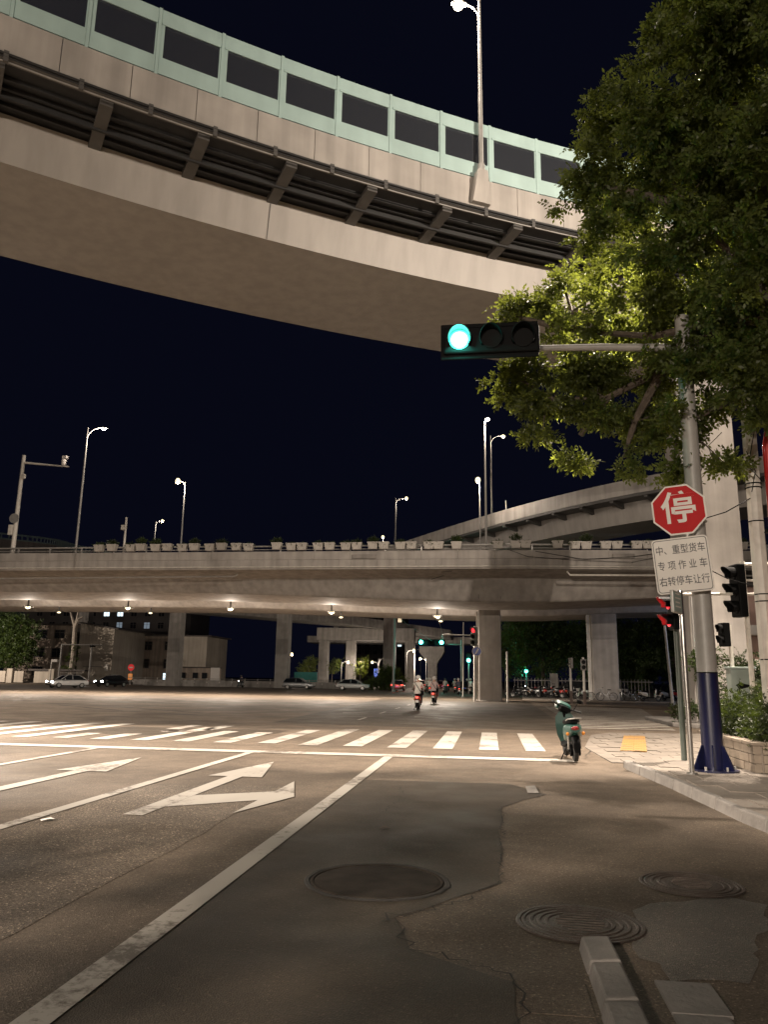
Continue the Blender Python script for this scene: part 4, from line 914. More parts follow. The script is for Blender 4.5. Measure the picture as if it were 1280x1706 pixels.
# ------------------------------------------------------------------ signs on the mast
def text(body, size, c, R, m, parent, name, offset=0.0, sx=1.0, extr=.0015):
    cu = bpy.data.curves.new(name, 'FONT'); cu.body = body; cu.size = size; cu.align_x = 'CENTER'; cu.align_y = 'CENTER'; cu.offset = offset; cu.extrude = extr
    to = bpy.data.objects.new(name, cu); COL.objects.link(to); bpy.context.view_layer.update()
    me = bpy.data.meshes.new_from_object(to.evaluated_get(bpy.context.evaluated_depsgraph_get())); bpy.data.objects.remove(to)
    me.materials.clear(); me.materials.append(None)
    me.transform(Matrix.Diagonal((sx, 1, 1, 1)))
    # sign plane: local x -> right, local y -> up
    off = Vector(ORG.get(parent, (0,0,0)))
    me.transform(Matrix.Translation(Vector(c)-off) @ R.to_4x4())
    return put(name, me, m, parent)
def signR(yawd, rolld):
    # text faces +Z in its own space: stand it up facing -Y, then yaw about Z and roll in its plane
    return Matrix.Rotation(math.radians(yawd), 3, 'Z') @ Matrix.Rotation(PI/2, 3, 'X') @ Matrix.Rotation(math.radians(rolld), 3, 'Z')
R1 = signR(-14, 3.5); nrm = R1 @ Vector((0,0,1))
oc = Vector((3.34,13.83,4.55))
def plate(poly, c, R, z0, z1):
    m = MB(); m.loft([[Vector(c)+R @ Vector((x,y,z0)) for x, y in poly], [Vector(c)+R @ Vector((x,y,z1)) for x, y in poly]]); return m
def octo(r): return [(r*math.cos(PI/8+k*PI/4), r*math.sin(PI/8+k*PI/4)) for k in range(8)]
st = thing('stop_sign', 'red octagonal stop sign with a white character on the mast', 'sign', tuple(oc))
bk = plate(octo(.482), oc, R1, -.012, 0).build('plate', M_SIGNW, st)
plate(octo(.452), oc, R1, .001, .003).build('red_face', M_RED, st)
text('停', .60, oc+nrm*.006, R1, M_SIGNW, st, 'character', .010)
m = MB(); m.torus((mx,my,4.72), .165, .02, 'z', 20, 6); m.torus((mx,my,4.38), .165, .02, 'z', 20, 6); m.build('clamp', M_GALV, st)
R2 = signR(-16, 4.0); rc = Vector((3.34,13.84,3.57)); n2 = R2 @ Vector((0,0,1))
def rrect(w, h, r, n=5):
    out = []
    for cx_, cy_, a0 in ((w/2-r,h/2-r,0),(-w/2+r,h/2-r,PI/2),(-w/2+r,-h/2+r,PI),(w/2-r,-h/2+r,3*PI/2)):
        out += [(cx_+r*math.cos(a0+PI/2*k/n), cy_+r*math.sin(a0+PI/2*k/n)) for k in range(n+1)]
    return out
s2 = thing('notice_sign', 'white rounded notice sign with three lines of black Chinese text', 'sign', tuple(rc))
plate(rrect(.93,.97,.07), rc, R2, -.012, 0).build('plate', M_SIGNW, s2)
plate(rrect(.885,.925,.055), rc, R2, .001, .002).build('border', M_INK, s2)
plate(rrect(.862,.902,.048), rc, R2, .0025, .0035).build('white_face', M_SIGNW, s2)
for body, dy, sp in (('中、重型货车', .27, .885), ('专 项 作 业 车', -.005, .815), ('右转停车让行', -.28, .885)):
    text(body, .172, rc+n2*.006+(R2 @ Vector((0,dy,0))), R2, M_INK, s2, 'text_line', .0012, .80 if ' ' not in body else .78)
m = MB(); m.torus((mx,my,3.85), .165, .02, 'z', 20, 6); m.torus((mx,my,3.3), .165, .02, 'z', 20, 6); m.build('clamp', M_GALV, s2)
# ------------------------------------------------------------------ slim posts on the corner
pA = thing('street_name_post', 'slim stainless post with a street name plate seen from the side', 'sign post', (3.18,13.45,.13))
m = MB(); m.cyl((3.18,13.45,.13),(3.18,13.45,3.08),.042,.042,14); m.build('post', M_CHROME, pA, True)
m = MB(); m.cyl((3.18,13.45,.13),(3.18,13.45,.16),.09,.09,14); m.build('base_flange', M_CHROME, pA)
Rn = Matrix.Rotation(math.radians(62), 3, 'Z'); sdn = Rn @ Vector((1,0,0))
m = MB(); m.obox(Vector((3.18,13.45,2.86))-sdn*.28+Vector((0,0,0)), (.50,.05,.36), Rn); m.build('name_plate_frame', M_GALV, pA, bevel=.01)
m = MB(); m.obox(Vector((3.18,13.45,2.86))-sdn*.28, (.45,.062,.31), Rn); m.build('name_plate', mat('plate_grey_green', (.20,.27,.25), .4), pA)
Rt = Matrix.Rotation(math.radians(62), 3, 'Z') @ Matrix.Rotation(PI/2, 3, 'X'); nt_ = Rt @ Vector((0,0,1))
for k in range(4):
    m = MB(); m.obox(Vector((3.18,13.45,2.78+.07*k))-sdn*(.28+.02*(k % 2)), (.30-.05*(k % 2),.066,.022), Rn); m.build('lettering', M_SIGNW, pA)
pB = thing('turn_signal_post', 'dark slim post with a red lit turn signal facing the side road', 'traffic light', (3.64,15.92,.13))
m = MB(); m.cyl((3.64,15.92,.13),(3.64,15.92,2.75),.055,.05,12); m.build('post', mat('post_dark_green', (.08,.10,.085), .45), pB, True)
head(pB, (3.52,15.80,2.75), (-1,-.12,0), (0,0,.34), 2, .13, None, None, body=M_BLACK, depth=.14, vis=.24)
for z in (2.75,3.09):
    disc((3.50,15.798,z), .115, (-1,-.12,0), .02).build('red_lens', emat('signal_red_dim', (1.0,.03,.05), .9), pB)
    visor(MB(), (3.49,15.797,z), .128, .22, (-1,-.12,0)).build('glow_visor', mat('visor_red_glow', (.16,.012,.016), .5), pB)  # red put into the visor colour imitates the glow inside
    point('signal_glow', (3.40,15.79,z), .5, (1,.05,.05), .04, pB)
# equipment behind the planter
sB = thing('traffic_light', 'big black three lens signal head seen from the side on a white post', 'traffic light', (5.95,19,.13))
m = MB(); m.cyl((5.95,19,.13),(5.95,19,4.4),.06,.055,12); m.build('post', M_POLEW, sB, True)
head(sB, (5.70,18.95,3.30), (-1,-.25,0), (0,0,.40), 3, .16, None, None, vis=.26, depth=.2)
m = MB(); m.tube([(5.95,19,4.33),(7.4,19,4.33)], .04, 8); m.tube([(5.95,19,3.95),(7.4,19,3.95)], .025, 8); m.build('frame_bar', M_POLEW, sB, True)
m = MB(); m.tube([(4.45,19,3.62),(5.6,19,3.63),(7.4,19,3.63)], .035, 8); m.build('cross_pipe', M_POLEW, sB, True)
pS = thing('pedestrian_signal', 'small dark pedestrian signal on a short white post above the cabinet', 'traffic light', (5.88,20.3,.13))
m = MB(); m.cyl((5.92,20.3,.13),(5.92,20.3,3.0),.05,.05,12); m.build('post', M_POLEW, pS, True)
head(pS, (5.70,20.25,2.62), (-1,-.3,0), (0,0,.27), 2, .115, None, None, vis=.12, depth=.16)
cabn = thing('control_cabinet', 'grey green control cabinet with a painted-over patch behind the hedge', 'cabinet', (6.0,20.3,.13))
MB().box(5.74,6.28,19.85,20.25,.13,1.92).build('body', mat('cabinet_paint', (.22,.27,.25), .5, var=.1), cabn, bevel=.02)
MB().box(5.70,6.32,19.80,20.30,1.92,1.97).build('lid', mat('cabinet_paint', (.22,.27,.25)), cabn, bevel=.01)
m = MB(); m.add([(5.99+.15*math.cos(a)*(1+.14*math.sin(5*a)), 19.844, 1.52+.065*math.sin(a)*(1+.25*math.cos(3*a))) for a in np.linspace(0, 2*PI, 18)[:-1]], [list(range(17))]); m.build('overpainted_patch', M_BLACK, cabn)
MB().box(6.20,6.235,19.835,19.85,.9,1.1).build('handle', M_GALV, cabn)
wp = thing('faceted_post', 'weathered white faceted post with black strapping at the right edge', 'post', (4.99,15.0,.13))
m = MB(); m.tube([(5.0,15.0,.13),(5.0,15.0,4),(5.04,15.0,8.2)], [.15,.14,.125], 8); m.build('post', M_POLEW, wp)
for z in (3.05,3.18,5.28,5.20,4.55,2.0): m = MB(); m.torus((5.01,15,z), .142, .012, 'z', 16, 6); m.build('strap', M_BLACK, wp)
for pts in [[(4.9,14.87,5.9),(5.02,14.84,5.5),(4.93,14.86,5.1)],[(5.1,14.86,6.4),(4.9,14.85,5.6),(5.13,14.85,5.3)]]: m = MB(); m.tube(pts, .008, 5); m.build('cable', M_BLACK, wp)
rp_ = thing('red_pipe_frame', 'glossy red bent steel pipe at the right edge of the view', 'pipe frame', (4.98,13.9,.13))
RP = mat('red_gloss_paint', (.30,.012,.012), .25, var=.08, coat=.5)
m = MB(); m.tube([(4.96,13.9,.62),(4.90,13.9,3.0),(4.93,13.9,5.7),(4.98,13.9,5.95),(5.12,13.9,6.07),(5.6,13.9,6.1)], .075, 14); m.build('pipe', RP, rp_, True)
m = MB(); m.cyl((4.90,13.9,4.14),(4.90,13.9,4.20),.14,.12,16); m.build('black_collar', M_BLACK, rp_)
m = MB(); m.tube([(5.6,13.9,6.1),(5.6,13.9,.62)], .06, 12); m.build('pipe_leg', RP, rp_, True)
for nm, lb, pts, r in [('overhead_cable', 'dark slack cable from the mast to the faceted post', [(3.86,14.12,4.45),(4.3,14.4,4.62),(4.9,14.9,4.98)], .010), ('overhead_cable', 'thin cable sagging below the cross pipe to the right edge', [(3.86,14.2,3.55),(4.4,15,3.48),(5.0,15.0,3.3)], .008)]:
    m = MB(); m.tube(pts, r, 6); tag(m.build(nm, M_BLACK), lb, 'cable')

# ------------------------------------------------------------------ the street tree
CL = [(2.46,14.00,12.35,0.61),(1.83,14.00,11.10,0.54),(2.06,13.50,11.19,0.64),(2.75,13.00,12.11,0.68),(3.18,12.50,12.80,0.55),(3.64,12.00,12.91,0.63),(4.00,11.50,11.55,0.89),(3.53,12.00,11.21,0.93),(4.00,11.00,9.90,0.84),(3.01,13.00,10.94,0.89),(3.63,12.00,9.80,0.91),(4.27,11.50,9.07,0.76),(2.26,14.00,10.40,0.65),(2.94,13.00,9.59,0.87),(3.80,12.50,8.98,0.82),(4.36,12.00,8.31,0.68),(1.74,16.50,10.74,0.44),(1.85,16.50,10.06,0.68),(1.04,16.50,9.95,0.55),(0.56,16.50,9.68,0.41),(2.56,15.50,9.77,0.77),(3.24,15.00,9.20,0.74),(1.96,16.00,8.93,0.79),(2.97,16.00,8.88,0.72),(3.53,14.00,8.91,0.80),(4.21,13.50,8.12,0.76),(4.62,13.00,7.63,0.62),(0.75,15.50,8.07,0.53),(0.50,15.50,7.68,0.36),(1.49,15.50,7.77,0.76),(2.35,15.50,7.74,0.75),(3.21,15.00,7.63,0.78),(3.76,14.00,7.43,0.67),(1.23,15.50,7.12,0.56),(1.15,15.50,6.66,0.37),(1.95,15.50,6.96,0.62),(1.81,15.50,6.25,0.43),(2.70,15.00,6.64,0.60),(2.77,15.00,5.89,0.47),(3.28,15.00,6.74,0.59),(3.42,14.80,6.06,0.46),(3.59,14.00,6.49,0.50),(4.12,13.50,6.97,0.64),(4.53,13.00,6.53,0.51),(4.19,14.50,6.42,0.40),(4.76,13.50,6.16,0.26),(4.48,14.60,5.50,0.25),(3.56,14.60,5.40,0.23)]
tr = thing('street_tree', 'big locust street tree hanging over the signal from the right', 'tree', (6.4,12.6,.13))
EX = [(4.9,14.8,8.4,.9),(4.6,13.9,7.5,.6),(5.4,15.8,10.0,.9),(5.6,14.6,7.6,.8),(5.6,16.2,11.4,1.0),(3.4,15.6,11.6,.6),(4.6,15.9,12.4,.8),(4.6,16.6,9.4,.9),(5.6,15.6,9.0,1.0),(3.0,15.4,11.9,.7),(4.0,14.6,12.4,.9),(5.2,14.2,13.2,1.0),(6.4,15.8,13.0,1.1),(3.9,10.4,11.6,.8),(4.9,9.4,10.6,.9),(5.2,11,12.4,1.2),(6.2,11.5,12.8,1.3),(5.3,12.5,10.5,1.2),(6.6,12.6,11.2,1.3),(5.6,13.5,9.2,1.1),(6.8,14,9.6,1.2),(5.2,10.2,9.6,1.0),(6.8,10.6,10.2,1.2),(5.0,12.2,14.0,1.1),(5.9,14.6,12,1.2),(5.4,9.2,11.4,1.1),(4.6,9.6,12.6,.9),(6.2,8.6,9.6,1.2)]  # hidden clumps added and thickened to shade the near road
def clumps(C, per, lo, hi, seed):
    r = np.random.default_rng(seed); out = []
    for x, y, z, R in C:
        for k in range(max(3, int(per*R*R))):
            d = r.normal(size=3); d /= np.linalg.norm(d); q = R*r.random()**.45
            out.append((x+d[0]*q, y+d[1]*q, z+d[2]*q*.85, r.uniform(lo, hi), 1.25, 1.25, .6))
    return out
V = leaf_cloud(clumps(CL, 18, .13, .27, 8), 290, .092, .22, 11, .45, 3, .1); leaves_obj('crown', V, M_LEAF, tr)
V = leaf_cloud(clumps(EX, 26, .2, .4, 9), 190, .08, .22, 9, .45, 4, .1); leaves_obj('shading_crown', V, M_LEAF, tr)
m = MB(); m.tube([(6.4,12.6,.13),(6.35,12.55,2.2),(6.15,12.5,4.2),(5.7,12.5,6.2),(5.3,12.5,7.4)], [.22,.19,.17,.15,.12], 12); m.build('trunk', M_BARK, tr, True)
BR = [[(5.3,12.5,7.4),(4.66,12.5,7.9),(4.37,12.6,8.45),(3.98,12.6,9.05),(3.6,12.8,9.8),(3.2,13,11)], [(5.5,12.5,6.8),(4.9,12.6,8.6),(4.6,12.2,10.2),(4.1,12,12)], [(5.3,12.5,7.4),(4.3,13.4,7.9),(3.3,14.8,8.3),(2.4,15.6,8.8),(1.9,16.2,9.6),(1.8,16.4,10.3)],
      [(4.3,13.4,7.9),(3.4,14.6,7.5),(2.4,15.3,7.2),(1.4,15.5,7.3),(.8,15.5,7.7)], [(3.4,14.6,7.5),(2.9,15,6.6),(2.7,15,6.0)], [(5.7,12.5,6.2),(4.9,13,6.6),(4.3,13.8,6.5),(3.6,14.4,6.3)], [(2.4,15.6,8.8),(1.3,16.3,9.4),(.7,16.5,9.7)], [(5.3,12.5,7.4),(5.8,12.8,9.6),(6.2,12.6,11.6)], [(2.4,15.3,7.2),(1.9,15.5,6.5)], [(3.6,12.8,9.8),(2.8,13.4,10.6),(2.1,13.8,11.1)]]
for b in BR: m = MB(); n = len(b); m.tube(b, [.09*(1-i/n)+.012 for i in range(n)], 7); m.build('branch', M_BARK, tr, True)
TW = []
for c in CL:
    if random.random() < .8:
        p = Vector(c[:3]); q = min((Vector(x) for b in BR for x in b), key=lambda w: (w-p).length); md = p.lerp(q, .5)+Vector((random.uniform(-.15,.15),)*3); TW.append([q, md, p])
m = MB()
for b in TW: m.tube(b, [.022,.014,.006], 5)
tag(m.build('twigs', M_BARK, tr), kind='stuff')
vn = [[(4.1,14.6,6.5),(3.9,14.5,6.0),(4.0,14.5,5.6),(3.88,14.5,5.2)], [(4.4,14.6,6.2),(4.1,14.5,5.9),(4.25,14.5,5.5)]]
m = MB(); [m.tube(b, .008, 5) for b in vn]; m.build('hanging_twig', M_BARK, tr)
# ------------------------------------------------------------------ scooters
SC = {}
def sc_mesh(key, fn, smooth=True):
    if key not in SC: m = MB(); fn(m); SC[key] = m.mesh(key, (0,0,0), smooth)
    return SC[key]
def side_loft(m, prof):
    """prof: list of (y, z_low, z_high, halfwidth): rounded-box section loft along y"""
    rings = []
    for y, z0, z1, w in prof:
        zc, hz = (z0+z1)/2, (z1-z0)/2
        rings.append([(w*np.sign(math.cos(a))*abs(math.cos(a))**.55, y, zc+hz*np.sign(math.sin(a))*abs(math.sin(a))**.6) for a in [2*PI*j/14 for j in range(14)]])
    m.loft(rings)
def scooter(label, loc, rotz, paint, group, tail=False, headl=False, lean=0.0, box=False, plate=True, name='scooter', cat='scooter'):
    t = thing(name, label, cat, loc, rotz, group, True); t.rotation_euler = (0, lean, rotz)
    def P(k, fn, m, par=None, smooth=True, nm=None): return put(nm or k, sc_mesh(k, fn, smooth), m, par or t)
    for y in (.62, -.60):
        w = put('wheel', sc_mesh('tyre', lambda m: m.torus((0,0,0), .175, .052, 'x', 22, 8)), M_RUBBER, t, (0,y,.228))
        put('rim', sc_mesh('rim', lambda m: (m.torus((0,0,0), .13, .02, 'x', 18, 6), [m.obox((0,0,0), (.03,.02,.26), Matrix.Rotation(k*PI/3, 3, 'X')) for k in range(3)], m.cyl((-.05,0,0),(.05,0,0),.045,.045,10))), M_GALV, w)
    P('front_fender', lambda m: side_loft(m, [(.36,.30,.36,.05),(.48,.40,.49,.075),(.62,.46,.52,.08),(.76,.40,.48,.075),(.85,.32,.36,.05)]), paint)
    P('fork', lambda m: (m.tube([(-.07,.62,.228),(-.07,.50,.62),(0,.45,.80)], .024, 8), m.tube([(.07,.62,.228),(.07,.50,.62),(0,.45,.80)], .024, 8), m.tube([(0,.47,.70),(0,.38,.98)], .03, 8)), M_BLACK)
    P('leg_shield', lambda m: m.loft([[(-w, y-.03, z), (w, y-.03, z), (w*.75, y+.07, z), (-w*.75, y+.07, z)] for w, y, z in ((.13,.32,.30),(.19,.36,.45),(.205,.40,.65),(.19,.44,.82),(.11,.44,.93))]), paint)
    P('floorboard', lambda m: side_loft(m, [(-.32,.26,.34,.13),(-.1,.24,.32,.16),(.2,.24,.32,.16),(.34,.27,.36,.13)]), M_BLACK)
    P('rear_body', lambda m: side_loft(m, [(-.20,.34,.66,.10),(-.32,.36,.70,.16),(-.55,.42,.73,.175),(-.80,.50,.74,.15),(-.95,.58,.72,.09)]), paint)
    P('rear_fender', lambda m: side_loft(m, [(-.62,.44,.50,.07),(-.78,.36,.56,.08),(-.90,.25,.48,.075),(-.96,.20,.40,.06)]), M_BLACK)
    P('motor_case', lambda m: (m.cyl((-.10,-.60,.228),(.10,-.60,.228),.115,.115,14), m.box(-.12,-.07,-.62,-.2,.20,.28)), M_BLACK)
    P('seat', lambda m: side_loft(m, [(-.12,.70,.76,.10),(-.30,.70,.80,.145),(-.55,.72,.83,.15),(-.82,.74,.86,.12),(-.90,.76,.83,.07)]), M_BLACK)
    for s in (-1, 1): put('shock', sc_mesh('shock'+str(s), lambda m: m.tube([(s*.115,-.62,.25),(s*.11,-.70,.60)], .022, 8)), M_GALV, t)
    hb = P('handlebar', lambda m: (m.tube([(-.34,.27,1.03),(-.16,.34,1.01),(0,.37,.97),(.16,.34,1.01),(.34,.27,1.03)], .016, 8), side_loft(m, [(.28,.93,1.02,.12),(.38,.90,1.05,.13),(.46,.92,1.02,.09)])), M_BLACK)
    for s in (-1, 1):
        put('grip', sc_mesh('grip'+str(s), lambda m: m.tube([(s*.22,.315,1.02),(s*.35,.268,1.03)], .022, 8)), M_RUBBER, hb)
        put('mirror', sc_mesh('mirror'+str(s), lambda m: (m.tube([(s*.2,.33,1.02),(s*.25,.32,1.20)], .008, 6), m.ball((s*.27,.32,1.24), .065, 10, 6, (1,.25,.7)))), M_BLACK, hb)
    P('headlight', lambda m: m.ball((0,.47,.97), .07, 12, 6, (1.1,.5,.8)), E_HEAD if headl else M_SIGNW)
    P('tail_light', lambda m: m.ball((0,-.95,.66), .07, 12, 6, (1.1,.4,.55)), E_TAIL if tail else mat('tail_dark', (.2,.01,.01), .2, coat=.5))
    for s in (-1, 1): put('turn_signal', sc_mesh('tsig'+str(s), lambda m: m.ball((s*.15,-.93,.56), .035, 8, 5)), mat('amber_lens', (.5,.18,.02), .2), t)
    if plate: P('number_plate', lambda m: m.box(-.09,.09,-1.0,-.99,.40,.52), M_SIGNW, smooth=False)
    P('kickstand', lambda m: m.tube([(-.1,-.2,.26),(-.22,-.1,.01)], .012, 6), M_BLACK)
    P('grab_rail', lambda m: m.tube([(-.13,-.70,.80),(-.13,-.98,.84),(0,-1.05,.85),(.13,-.98,.84),(.13,-.70,.80)], .013, 8), M_GALV)
    if box: P('top_box', lambda m: side_loft(m, [(-.82,.88,1.16,.16),(-.9,.86,1.2,.19),(-1.12,.86,1.2,.19),(-1.2,.88,1.16,.16)]), M_BLACK)
    return t
M_SGREEN = mat('scooter_teal', (.013,.060,.048), .4, var=.06, coat=.3); M_SRED = mat('scooter_red', (.42,.025,.02), .3, var=.06, coat=.5); M_SCREAM = mat('scooter_cream', (.58,.52,.44), .3, var=.05, coat=.5)
gs = scooter('teal green scooter parked alone on the end of the stop line', (1.62,16.80,.012), .05, M_SGREEN, 'parked scooters', lean=-.07, plate=False)
for ch in gs.children:
    if ch.name.startswith('handlebar'):
        p = Vector((0,.37,.97)); ch.matrix_local = Matrix.Translation(p) @ Matrix.Rotation(.35, 4, 'Z') @ Matrix.Rotation(.42, 4, 'Y') @ Matrix.Translation(-p)
        m = MB(); side_loft(m, [(.40,.94,1.08,.17),(.46,.93,1.14,.19),(.52,.96,1.12,.15)]); put('wind_cowl', m.mesh('wind_cowl', smooth=True), M_SGREEN, ch)
SCP = [('white and red', M_SRED), ('black', M_CARK), ('cream', M_SCREAM), ('silver', M_CARS), ('teal', M_SGREEN)]
# ------------------------------------------------------------------ riders
M_SKIN = mat('skin', (.42,.26,.19), .55); M_SHIRT = mat('shirt_white', (.62,.58,.53), .8, bump=.3, bscale=20); M_TROU = mat('trousers_dark', (.03,.03,.035), .85); M_SHOE = mat('shoe', (.06,.05,.05), .6)
def body_mesh(name, V, Ed, R, top, low, shirt_z):
    me = bpy.data.meshes.new(name); me.from_pydata(V, Ed, []); o = bpy.data.objects.new(name, me); COL.objects.link(o)
    sk = o.modifiers.new('skin', 'SKIN'); sk.use_smooth_shade = True; ss = o.modifiers.new('sub', 'SUBSURF'); ss.levels = 2; ss.render_levels = 2
    if not me.skin_vertices: 
        bm = bmesh.new(); bm.from_mesh(me); bm.verts.layers.skin.verify(); bm.to_mesh(me); bm.free()
    for i, r in enumerate(R): me.skin_vertices[0].data[i].radius = r
    me.skin_vertices[0].data[0].use_root = True
    bpy.context.view_layer.update()
    nm = bpy.data.meshes.new_from_object(o.evaluated_get(bpy.context.evaluated_depsgraph_get())); bpy.data.objects.remove(o)
    nm.materials.clear()
    for q in (top, low, M_SKIN, M_SHOE): nm.materials.append(q)
    return nm
RV = [(0,-.42,.88),(0,-.40,1.04),(0,-.34,1.22),(0,-.28,1.36),(0,-.25,1.45),(0,-.21,1.55),(0,-.19,1.66),
      (-.17,-.29,1.34),(-.27,-.10,1.14),(-.27,.12,1.04),(-.28,.25,1.03), (.17,-.29,1.34),(.27,-.10,1.14),(.27,.12,1.04),(.28,.25,1.03),
      (-.12,-.40,.86),(-.17,.0,.80),(-.15,.06,.42),(-.15,.20,.37), (.12,-.40,.86),(.17,.0,.80),(.15,.06,.42),(.15,.20,.37)]
RE = [(0,1),(1,2),(2,3),(3,4),(4,5),(5,6),(3,7),(7,8),(8,9),(9,10),(3,11),(11,12),(12,13),(13,14),(0,15),(15,16),(16,17),(17,18),(0,19),(19,20),(20,21),(21,22)]
RRd = [(.17,.13),(.155,.115),(.18,.12),(.15,.10),(.055,.055),(.085,.095),(.06,.07)]+[(.075,.075),(.052,.052),(.04,.04),(.038,.045)]*2+[(.10,.10),(.075,.075),(.05,.05),(.045,.04)]*2
rider_me = {}
def rider(label, loc, rotz, shirt, helmet, group, bag=False, wave=0):
    key = shirt.name
    if key not in rider_me:
        nm = body_mesh('rider', RV, RE, RRd, shirt, M_TROU, .9)
        for p in nm.polygons:
            c = p.center
            p.material_index = 2 if (c.z > 1.42 or (c.y > .02 and c.z > .92)) else (3 if c.z < .42 else (1 if c.z < .84 or (c.y > -.22 and c.z < .92) else 0)); p.use_smooth = True
        rider_me[key] = nm
    t = thing('person', label, 'person', loc, rotz, group, True)
    b = put('body', rider_me[key], None, t)
    h = put('helmet', sc_mesh('helmet', lambda m: m.ball((0,-.20,1.645), .135, 14, 8, (1,1.1,.95))), helmet, t)
    if bag: put('bag_strap', sc_mesh('bag_strap', lambda m: m.tube([(-.17,-.33,1.40),(-.05,-.475,1.25),(.12,-.535,1.0),(.19,-.46,.90)], .016, 6)), M_BLACK, t); put('shoulder_bag', sc_mesh('shoulder_bag', lambda m: m.box(.16,.30,-.56,-.36,.78,.98)), M_BLACK, t)
    for s in (-1, 1):
        def hand(m):
            m.ball((s*.275,.27,1.035), .042, 8, 5, (1,1.1,.7))
            for k in range(4): m.tube([(s*(.245+.022*k),.30,1.05),(s*(.245+.022*k),.335,1.035),(s*(.245+.022*k),.33,1.005),(s*(.245+.022*k),.30,.998)], [.011,.010,.009,.008], 6)
            m.tube([(s*.24,.26,1.03),(s*.225,.285,1.005),(s*.235,.31,.995)], [.012,.011,.009], 6)
        put('hand', sc_mesh('hand'+str(s), hand), M_SKIN, t)
    return t
M_SHIRTP = mat('shirt_pink', (.55,.42,.40), .8); M_SHIRTD = mat('shirt_dark', (.05,.05,.07), .8); M_HELW = mat('helmet_white', (.6,.58,.55), .3, coat=.5); M_HELK = mat('helmet_dark', (.05,.05,.05), .3, coat=.5)
for (x, y, rz, paint, lab, plab, shirt, hel, bag) in [(-3.75,41.2,.02,M_SRED,'red scooter ridden away in the near lane, tail lamp glowing','rider in cream shirt with a bag strap on the nearer red scooter',M_SHIRT,M_HELW,True),
                                  (-3.70,52.6,-.04,M_SRED,'red scooter ridden ahead under the flyover, tail lamp glowing','rider in pale pink shirt and white helmet on the farther red scooter',M_SHIRTP,M_HELW,True)]:
    scooter(lab, (x,y,.004), rz, paint, 'scooters ridden in the junction', tail=True)
    rider(plab, (x,y,.004), rz, shirt, hel, 'riders in the junction', bag)
FAR = [(-6.6,86,.1,0,'cream shirt'),(-5.2,92,-.2,3,'x'),(-3.4,84,.15,1,'y'),(-2.2,90,-.1,2,'z'),(-.9,86,.2,4,'w'),(.2,94,0,0,'v'),(-4.4,98,.1,2,'u')]
FL = ['waiting scooter beyond the junction, leftmost of the group left of the column','silver scooter second in the group beyond the junction','black scooter in the middle of the group beyond the junction','cream scooter right of the black one beyond the junction','teal scooter of the group nearest the central column','red scooter farthest right behind the central column','cream scooter at the back of the group beyond the junction']
RL = ['far rider in white, leftmost of the group left of the column','far rider in pink second in the group beyond the junction','far rider in dark clothes on the black scooter beyond the junction','far rider in white on the cream scooter beyond the junction','far rider in dark clothes nearest the central column','far rider in pink behind the central column','far rider in white at the back of the group']
for i, (x, y, rz, c, _) in enumerate(FAR):
    scooter(FL[i], (x,y,.005), rz, SCP[c][1], 'scooters waiting beyond the junction', tail=i % 2 == 0, headl=i in (1,4))
    rider(RL[i], (x,y,.005), rz, (M_SHIRT, M_SHIRTP, M_SHIRTD)[i % 3], (M_HELW, M_HELK, M_HELW)[i % 3], 'riders beyond the junction')
for i, (x, y, rz, c, lb) in enumerate([(2.6,73,1.2,1,'dark scooter parked just right of the central column'),(3.9,74,1.35,3,'silver scooter parked second right of the column'),(4.9,73.2,1.1,1,'dark scooter parked third right of the column'),
      (6.0,73.5,1.25,0,'red scooter parked left of the unlit signal'),(7.0,72.5,1.5,1,'dark scooter parked between the two unlit signals'),(8.0,73.5,1.3,3,'silver scooter parked behind the right unlit signal'),(13.0,67.2,-1.52,2,'cream scooter parked side-on right of the wide column'),(14.9,69,-1.0,3,'silver scooter parked right of the leaning pole'),(15.9,69.6,-.9,0,'red scooter at the right end of the parked row')]):
    scooter(lb, (x,y,.105), rz, SCP[c][1], 'scooters parked on the far pavement', headl=False)
for i in range(9):
    x = 2.2+.82*i+random.uniform(-.15,.15)
    scooter(['first','second','third','fourth','fifth','sixth','seventh','eighth','ninth'][i]+' scooter from the left in the rear row along the far fence', (x,77.5+random.uniform(-.4,.4),.105), 1.2+random.uniform(-.3,.3), SCP[(1,3,1,0,2,1,3,4,1)[i]][1], 'scooters parked along the far fence', headl=i in (2,5))
for i, (x, y, c) in enumerate([(-7.6,95,2),(-1.6,97,3),(-5.9,104,0),(-3.0,103,2)]):
    w = ['left flank','right flank','rear left','rear right'][i]
    scooter('scooter at the '+w+' of the crowd far down the road', (x,y,.005), random.uniform(-.2,.2), SCP[c][1], 'scooters waiting beyond the junction', tail=i > 1, headl=i < 2)
    rider('rider at the '+w+' of the crowd far down the road', (x,y,.005), 0, (M_SHIRT, M_SHIRTP, M_SHIRT, M_SHIRTD)[i], M_HELW, 'riders beyond the junction')
scooter('scooter with a dazzling headlight near the roadside barrier', (-35.2,108,.005), 2.9, M_CARS, 'scooters ridden in the junction', headl=True)
rider('far rider in dark clothes behind the dazzling headlight', (-35.2,108,.005), 2.9, M_SHIRTD, M_HELK, 'riders in the junction')
